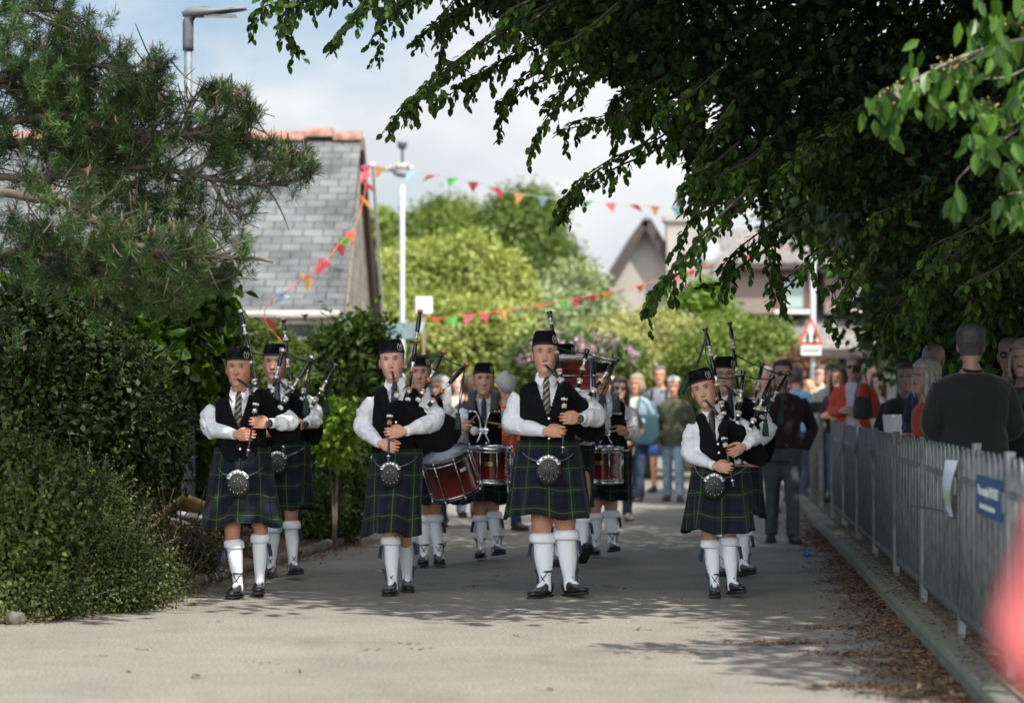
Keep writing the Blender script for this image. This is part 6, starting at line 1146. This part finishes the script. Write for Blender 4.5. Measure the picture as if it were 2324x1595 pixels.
x=XR+.06; i=0; tc2=mat('terracotta',(.25,.125,.09),.8,var=.3,vs=7,vcol=(.30,.16,.12))
rtm=MB()
while x>-15.5:
    up=.055 if i%4 in(1,) else 0; rtm_z=5.47+up; th=np.linspace(-.2,math.pi+.2,9); R_=np.array([[(xx,38-math.cos(a)*.17,rtm_z+math.sin(a)*.13) for a in th] for xx in (x-.44,x)]); grid(rtm,R_)
    rtm.add(np.vstack([R_[1],[(x,38,rtm_z)]]),None,[[k,k+1,9] for k in range(8)]); x-=.45; i+=1
put('ridge_tiles',rtm,tc2,rf)
mb=MB(); qf(mb,[(-16,34.35,0),(XR-.0,34.35,0),(XR,34.35,2.64),(-16,34.35,2.64)],0,(0,0,0)); 
V5=[(XR,34.36,0),(XR,41.7,0),(XR,41.7,2.6),(XR,38,5.3),(XR,34.36,2.6)]; mb.add(V5,[[0,1,2,4]],[[2,3,4]],0,[(p[1],p[2]) for p in V5]); put('wall',mb,stone,h1,smooth=False)
mb=MB()
for i in range(9): l=.36 if i%2 else .22; box(mb,(XR+.012,34.36+l/2,.15+i*.3),(.014,l/2,.14)); box(mb,(XR-l/2,34.345,.15+i*.3),(l/2,.012,.14))
put('quoin',mb,stone_l,h1,smooth=False)
mb=MB(); n=40; zz=np.linspace(2.5,5.2,18); G=np.array([[(XR+.02,34.5+u*.5+(z-2.5)*1.42,z) for u in (0,1)] for z in np.linspace(2.4,5.1,6)]); grid(mb,G,0,np.array([[(u,z) for u in(0,.5)] for z in np.linspace(0,3,6)]).reshape(-1,2)); put('gable_coping',mb,stone_l,h1,smooth=False)
mb=MB(); bar(mb,(XR+.06,42.1,2.55),(XR+.06,38,5.40),.08,.26); put('barge_board',mb,mat('brown_board',(.10,.075,.06),.7),h1,smooth=False)
mb=MB(); bar(mb,(XR+.22,41.6,2.4),(XR+.22,38.2,5.1),.05,.06); put('white_pipe',mb,white_pl,h1)
mb=MB(); tube(mb,[(-16,33.93,2.58),(XR,33.93,2.58)],.06,8,0,1); box(mb,((-16+XR)/2,34.12,2.50),((XR+16)/2,.13,.05)); put('gutter',mb,mat('gutter_cream',(.42,.40,.36),.7,var=.3,vs=5),h1,smooth=False)
for a_,b_ in (((605,713),(742,770)),((430,713),(560,770))):
    p,q_=W(*a_,34.3),W(*b_,34.3); mb=MB(); w_,h_=q_[0]-p[0],p[2]-q_[2]; c1_=(p+q_)/2
    box(mb,(c1_[0],34.28,q_[2]),(w_/2+.08,.06,.035)); 
    for f_ in (0,.13,.82,1.): box(mb,(p[0]+w_*f_,34.30,c1_[2]+.05),(.030,.04,h_/2+.04))
    wf=put('window',mb,mat('window_cream',(.50,.47,.42),.6),h1,smooth=False); mb=MB(); box(mb,(c1_[0],34.335,c1_[2]+.05),(w_/2,.01,h_/2+.04)); put('pane',mb,mat('dark_glass',(.02,.022,.025),.1),wf)
harl=mat('harled_wall',(.36,.335,.30),.95,var=.12,vs=1.2,bump=.4,bs=20); harl2=mat('pale_render',(.58,.54,.48),.95,var=.08,vs=1.5); brn=mat('dark_brown_board',(.05,.036,.033),.7)
tiles=brick('concrete_tiles',(.17,.163,.15),(.225,.215,.20),(.10,.09,.085),.33,.27,.02,.9,1.,.3)
h2=thing('gabled_house','pale harled house with steep gable, chimney and brown tiled roof with dormers, behind the shrubs','building',(W(1700,900,60)[0],60,0))
g=lambda x,y,D: W(x,y,D); dn=lambda p: A(p[0],p[1],0)
pk,le,re=g(1464,497,57),g(1372,652,57),g(1556,652,57); mb=MB(); V=[dn(le),dn(re),re,pk,le]; mb.add(V,[[0,1,2,4]],[[2,3,4]]); 
V=[dn(g(1556,0,57.3)),dn(g(2004,0,57.3)),g(2004,800,57.3),g(1556,800,57.3)]; mb.add(V,[[0,1,2,3]]); put('wall',mb,harl,h2,smooth=False)
mb=MB(); bk=A(0,9,0)
for a_,b_ in ((le+A(-.22,0,-.28),pk+A(0,0,.06)),(pk+A(0,0,.06),re+A(.22,0,-.28))):
    o=A(0,-.35,0); vv_=b_-a_; qf(mb,[a_+o,a_+bk,b_+bk,b_+o],0,a_,(0,1,0),vv_); qf(mb,[a_+o-A(0,0,.12),b_+o-A(0,0,.12),b_+o,a_+o],0)
R0,R1=g(1545,520,63),g(2035,520,63); E0,E1=g(1556,792,56.7),g(2010,792,56.7); vdv=(R0-E0)*A(0,1,1); qf(mb,[E0,E1,R1,R0],0,E0,(1,0,0),vdv); rf=put('roof',mb,tiles,h2,smooth=False)
mb=MB(); bar(mb,le+A(-.2,-.40,-.36),pk+A(0,-.40,-.06),.06,.17); bar(mb,re+A(.2,-.40,-.36),pk+A(0,-.40,-.06),.06,.24); bar(mb,E0+A(0,-.02,-.10),E1+A(0,-.02,-.10),.08,.22); put('fascia',mb,brn,h2,smooth=False)
mb=MB(); a_,b_=g(1512,498,56.6),g(1578,900,56.6); box(mb,((a_[0]+b_[0])/2,56.7,a_[2]/2),((b_[0]-a_[0])/2,.32,a_[2]/2)); box(mb,((a_[0]+b_[0])/2,56.7,a_[2]),((b_[0]-a_[0])/2+.06,.4,.06)); ch=put('chimney',mb,harl,h2,smooth=False)
mb=MB(); p=g(1543,495,56.6); lathe(mb,A(p[0],56.7,p[2]),A(p[0],56.7,g(0,440,56.6)[2]),[(0,.09,0),(.9,.08,0),(.92,.10,0),(1,.1,0),(1,.02,0)],10); put('chimney_pot',mb,mat('pot_dark',(.06,.06,.05),.8),ch)
for (xa,xb,yt,yb2,xw0,xw1) in ((1668,1838,612,712,1766,1832),(1872,2010,618,712,1925,1990)):
    d_=thing; Dd=57.8; a_,b_=g(xa,yt,Dd),g(xb,yb2,Dd); mb=MB(); box(mb,((a_[0]+b_[0])/2,Dd+1.2,(a_[2]+b_[2])/2),((b_[0]-a_[0])/2,1.2,(a_[2]-b_[2])/2)); do=put('dormer',mb,mat('dormer_cladding',(.22,.17,.15),.8),h2,smooth=False)
    mb=MB(); box(mb,((a_[0]+b_[0])/2,Dd+.9,a_[2]+.07),((b_[0]-a_[0])/2+.15,1.3,.08)); put('dormer_roof',mb,brn,do,smooth=False)
    p,q_=g(xw0,yt+12,Dd-.05),g(xw1,yb2-8,Dd-.05); c1_=(p+q_)/2; mb=MB()
    for f_ in (0,1): box(mb,(p[0]+(q_[0]-p[0])*f_,Dd-.03,c1_[2]),(.07,.04,(p[2]-q_[2])/2+.05))
    for f_ in (-1,1): box(mb,(c1_[0],Dd-.03,c1_[2]+f_*(p[2]-q_[2])/2),((q_[0]-p[0])/2,.038,.05))
    put('window_frame',mb,mat('brown_frame',(.13,.05,.04),.6),do,smooth=False); mb=MB(); box(mb,(c1_[0],Dd-.01,c1_[2]),((q_[0]-p[0])/2,.015,(p[2]-q_[2])/2)); put('window',mb,mat('pale_glass',(.30,.40,.38),.15),do,smooth=False)
    mb=MB(); box(mb,(c1_[0],Dd-.12,q_[2]-.04),((q_[0]-p[0])/2+.1,.1,.04)); put('window_sill',mb,white_pl,do,smooth=False)
mb=MB(); p=g(1600,575,57.5); lathe(mb,p,p+A(0,.05,0),[(0,.0,0),(0,.38,0),(1,.38,0)],24); ds=thing('satellite_dish','round grey satellite dish beside the chimney of the gabled house','satellite dish',p); put('dish',mb,mat('dish_grey',(.30,.33,.35),.5),ds); mb=MB(); bar(mb,p+A(0,-.3,-.2),p,.03,.03); put('arm',mb,gp,ds)
for xa,xb,yt,yb2 in ((1690,1780,812,880),(1905,1985,815,860)):
    a_,b_=g(xa,yt,57.25),g(xb,yb2,57.25); mb=MB(); box(mb,((a_[0]+b_[0])/2,57.27,(a_[2]+b_[2])/2),((b_[0]-a_[0])/2,.04,(a_[2]-b_[2])/2)); wf=put('window',mb,mat('brown_frame',(.13,.05,.04)),h2,smooth=False); mb=MB(); box(mb,((a_[0]+b_[0])/2,57.225,(a_[2]+b_[2])/2),((b_[0]-a_[0])/2-.08,.01,(a_[2]-b_[2])/2-.08)); put('pane',mb,mat('green_glass',(.10,.22,.15),.1),wf)
h3=thing('long_building','low pale block building with a dark sloping roof edge, right of the gabled house','building',(8.5,50,0))
a_,b_=g(1988,818,60),g(2150,742,34); a_=A(a_[0],60,2.35); b_=A(b_[0],34,2.42); mb=MB(); P=[dn(b_),dn(a_),a_,b_]; qf(mb,P,0,P[0],a_-b_,(0,0,1)); put('wall',mb,brick('pale_block',(.40,.36,.30),(.34,.31,.26),(.24,.22,.19),.45,.22,.02,.9,.5,.2),h3,smooth=False)
mb=MB(); bar(mb,a_+A(-.25,0,.06),b_+A(-.25,0,.06),.10,.22); put('fascia',mb,mat('grey_fascia',(.13,.14,.15),.6),h3,smooth=False); mb=MB(); P=[a_+A(-.3,0,.17),b_+A(-.3,0,.17),b_+A(4,0,1.9),a_+A(4,0,1.9)]; mb.add(P,[[0,1,2,3]]); put('roof',mb,tiles,h3,smooth=False)
mb=MB()
for f_ in np.linspace(.55,.95,4): c1_=a_*(1-f_)+b_*f_; d=nrm(b_-a_); bar(mb,A(*c1_[:2],1.3)-d*.8+A(-.03,0,0),A(*c1_[:2],1.3)+d*.8+A(-.03,0,0),.03,1.1)
put('windows',mb,mat('teal_glass',(.10,.24,.24),.15),h3,smooth=False)

# ---------------------------------------------------------------- bunting
FC=[(.50,.07,.10),(.66,.34,.12),(.26,.44,.58),(.60,.10,.06),(.07,.40,.07),(.58,.10,.16)]
def bunting(P,label,size,sp,seed=0,cf=1.):
    P=[W(*p) for p in P]; t=thing('bunting',label,'bunting',P[0],'strings of coloured bunting'); Q_=cm(P,14); q=MB(); tube(q,Q_,.006,5,0,1); put('string',q,mat('bunting_tape',(.65,.12,.08),.8) if seed else mat('bunting_cord',(.35,.35,.38),.8),t)
    L_=np.r_[0,np.cumsum(np.linalg.norm(np.diff(Q_,axis=0),axis=1))]; g=np.random.default_rng(seed); s=.15; i=seed
    while s<L_[-1]-.1:
        a=np.array([np.interp(s-size*.36,L_,Q_[:,k]) for k in range(3)]); b_=np.array([np.interp(s+size*.36,L_,Q_[:,k]) for k in range(3)]); c_0=(a+b_)/2; tg=nrm(nrm(b_-a)*A(1,.2,.8)+A(.45,0,0)); a,b_=c_0-tg*size*.42,c_0+tg*size*.42; dn_=nrm(A(g.normal(0,.7),g.normal(0,.5),-1)); tip=c_0+dn_*size*g.uniform(.7,1.05)
        G=[];n=5
        for v in np.linspace(0,1,n):
            l=a*(1-v)+tip*v; r_=b_*(1-v)+tip*v; G.append([l*(1-u)+r_*u+A(0,.05*math.sin(u*3+v*4+i),0)*size*3*v*(1-v)+A(0,.03*math.sin(6*u+i),.02*math.sin(5*u+i))*(1-v)*.6 for u in np.linspace(0,1,5)])
        q=MB(); grid(q,np.array(G)); cc=FC[i%6]; put('flag',q,mat('flag_%d'%(i%6),cc,.75,trans=.35),t); s+=sp*g.uniform(.9,1.1); i+=1
    return t
bunting([(826,376,37),(850,376,37.5),(950,392,38),(1060,410,39),(1180,440,40),(1320,456,41),(1460,466,42),(1600,472,43),(1750,462,44),(1900,440,45)],'upper string of bunting from the slate roof gable across the sky to the right',.22,.55,0)
bunting([(832,390,37),(829,430,35),(815,490,33.5),(797,525,32),(770,555,29.5),(735,595,28),(680,640,26.5),(635,672,25.5),(603,700,24.8),(606,735,24.2),(640,775,24)],'bunting hanging down across the slate roof to the bushes behind the two left pipers',.23,1.32,5)
bunting([(945,735,36),(975,722,36.5),(1040,718,37),(1120,708,38),(1240,690,39),(1330,672,40),(1420,655,41),(1520,628,42),(1650,590,43),(1800,560,44)],'lower string of bunting across the trees behind the band',.20,.50,2)

# ---------------------------------------------------------------- litter
q=MB(); n=22000; y=rng.uniform(10.5,32,n)**1.; y=10.5+(y-10.5)*rng.random(n)**.3; dx=rng.exponential(.2,n); P=np.stack([np.array([kx_(v) for v in y])-dx,y,np.full(n,.006)+rng.random(n)*.012],-1)
w_=wob(P*A(1,.6,0),7,4)+.9-dx*1.6; P=P[w_>rng.random(n)*.9]; n1=len(P)
P2=np.stack([rng.uniform(2.35,2.9,3000),rng.uniform(11,25,3000),np.full(3000,.12)],-1); P2[:,0]=kx_(P2[:,1])+rng.uniform(.02,.4,3000); 
y3=rng.uniform(14.9,24,5000); dx3=rng.normal(0,.16,5000); P3_=np.stack([np.array([lx(v) for v in y3])+dx3,y3,.012+rng.random(5000)*.02+.05*(dx3<-.1)],-1)
C4=np.stack([rng.uniform(-3.4,2.4,34),rng.uniform(11.4,20,34),np.full(34,.008)],-1); C5=A((2.1,12.4,.01),(1.75,11.9,.01),(1.9,13.4,.01),(1.6,14.0,.01),(2.05,14.9,.01),(1.95,11.6,.01),(2.0,12.9,.01)); P4=np.repeat(C4,7,0)+rng.normal(size=(238,3))*A(.035,.02,.002); P5=np.repeat(C5,300,0)+rng.normal(size=(2100,3))*A(.16,.09,.003)
P=np.vstack([P,P2,P3_,P4,P5]); n=len(P); t_=rng.random((n,1)); leaves(q,P,rdir(n)*A(1,1,.12),A(0,0,1.)+rdir(n)*.45,rng.uniform(.014,.05,n),rng.uniform(.007,.024,n),A(.07,.038,.02)*(1-t_)+A(.20,.115,.055)*t_,False)
put('leaf_litter',q,mat('dry_leaf',(1,1,1),.9,attr=True),None,(0,0,0),'dry brown leaves and needles gathered along both edges of the road','leaf litter',kind='stuff',smooth=False)
q=MB(); ball(q,A(2.62,21.5,.03),(.035,.03,.025),6,0,None,None,4); V=q.V[0]; q.V[0]=V+.008*wob(V,120,1)[:,None]; put('litter_scrap',q,mat('blue_scrap',(.02,.15,.4),.5),None,(2.62,21.5,0),'scrap of crumpled blue litter by the right-hand kerb behind the short piper','litter')
def bag(c,w_,h_,d_,m,label,strap=None):
    t=thing('shoulder_bag',label,'bag',c); mb=MB(); loft(mb,[A(*c)+A(0,0,z*h_) for z in (-.5,-.42,0,.4,.5)],[(w_*.42,d_*.4),(w_*.5,d_*.5),(w_*.5,d_*.5),(w_*.44,d_*.36),(w_*.4,d_*.15)],16,(1,0,0),3,0,True,None,4); put('bag_body',mb,m,t)
    if strap is not None: mb=MB(); tube(mb,[A(*c)+A(-w_*.4,0,h_*.5),strap,A(*c)+A(w_*.4,0,h_*.5)],.010,6,0,6); put('strap',mb,m,t)
o=W(1468,975,32.8); bag(o,.34,.42,.12,mat('teal_canvas',(.008,.045,.06),.8),'teal shopping bag hanging beside the woman in glasses and pale blue jacket',o+A(-.05,0,.55))
o=W(1958,925,28.2); bag(o,.22,.26,.12,mat('black_canvas',(.012,.012,.014),.7),'black shoulder bag worn by the woman in the orange cardigan',o+A(.02,.12,.42))
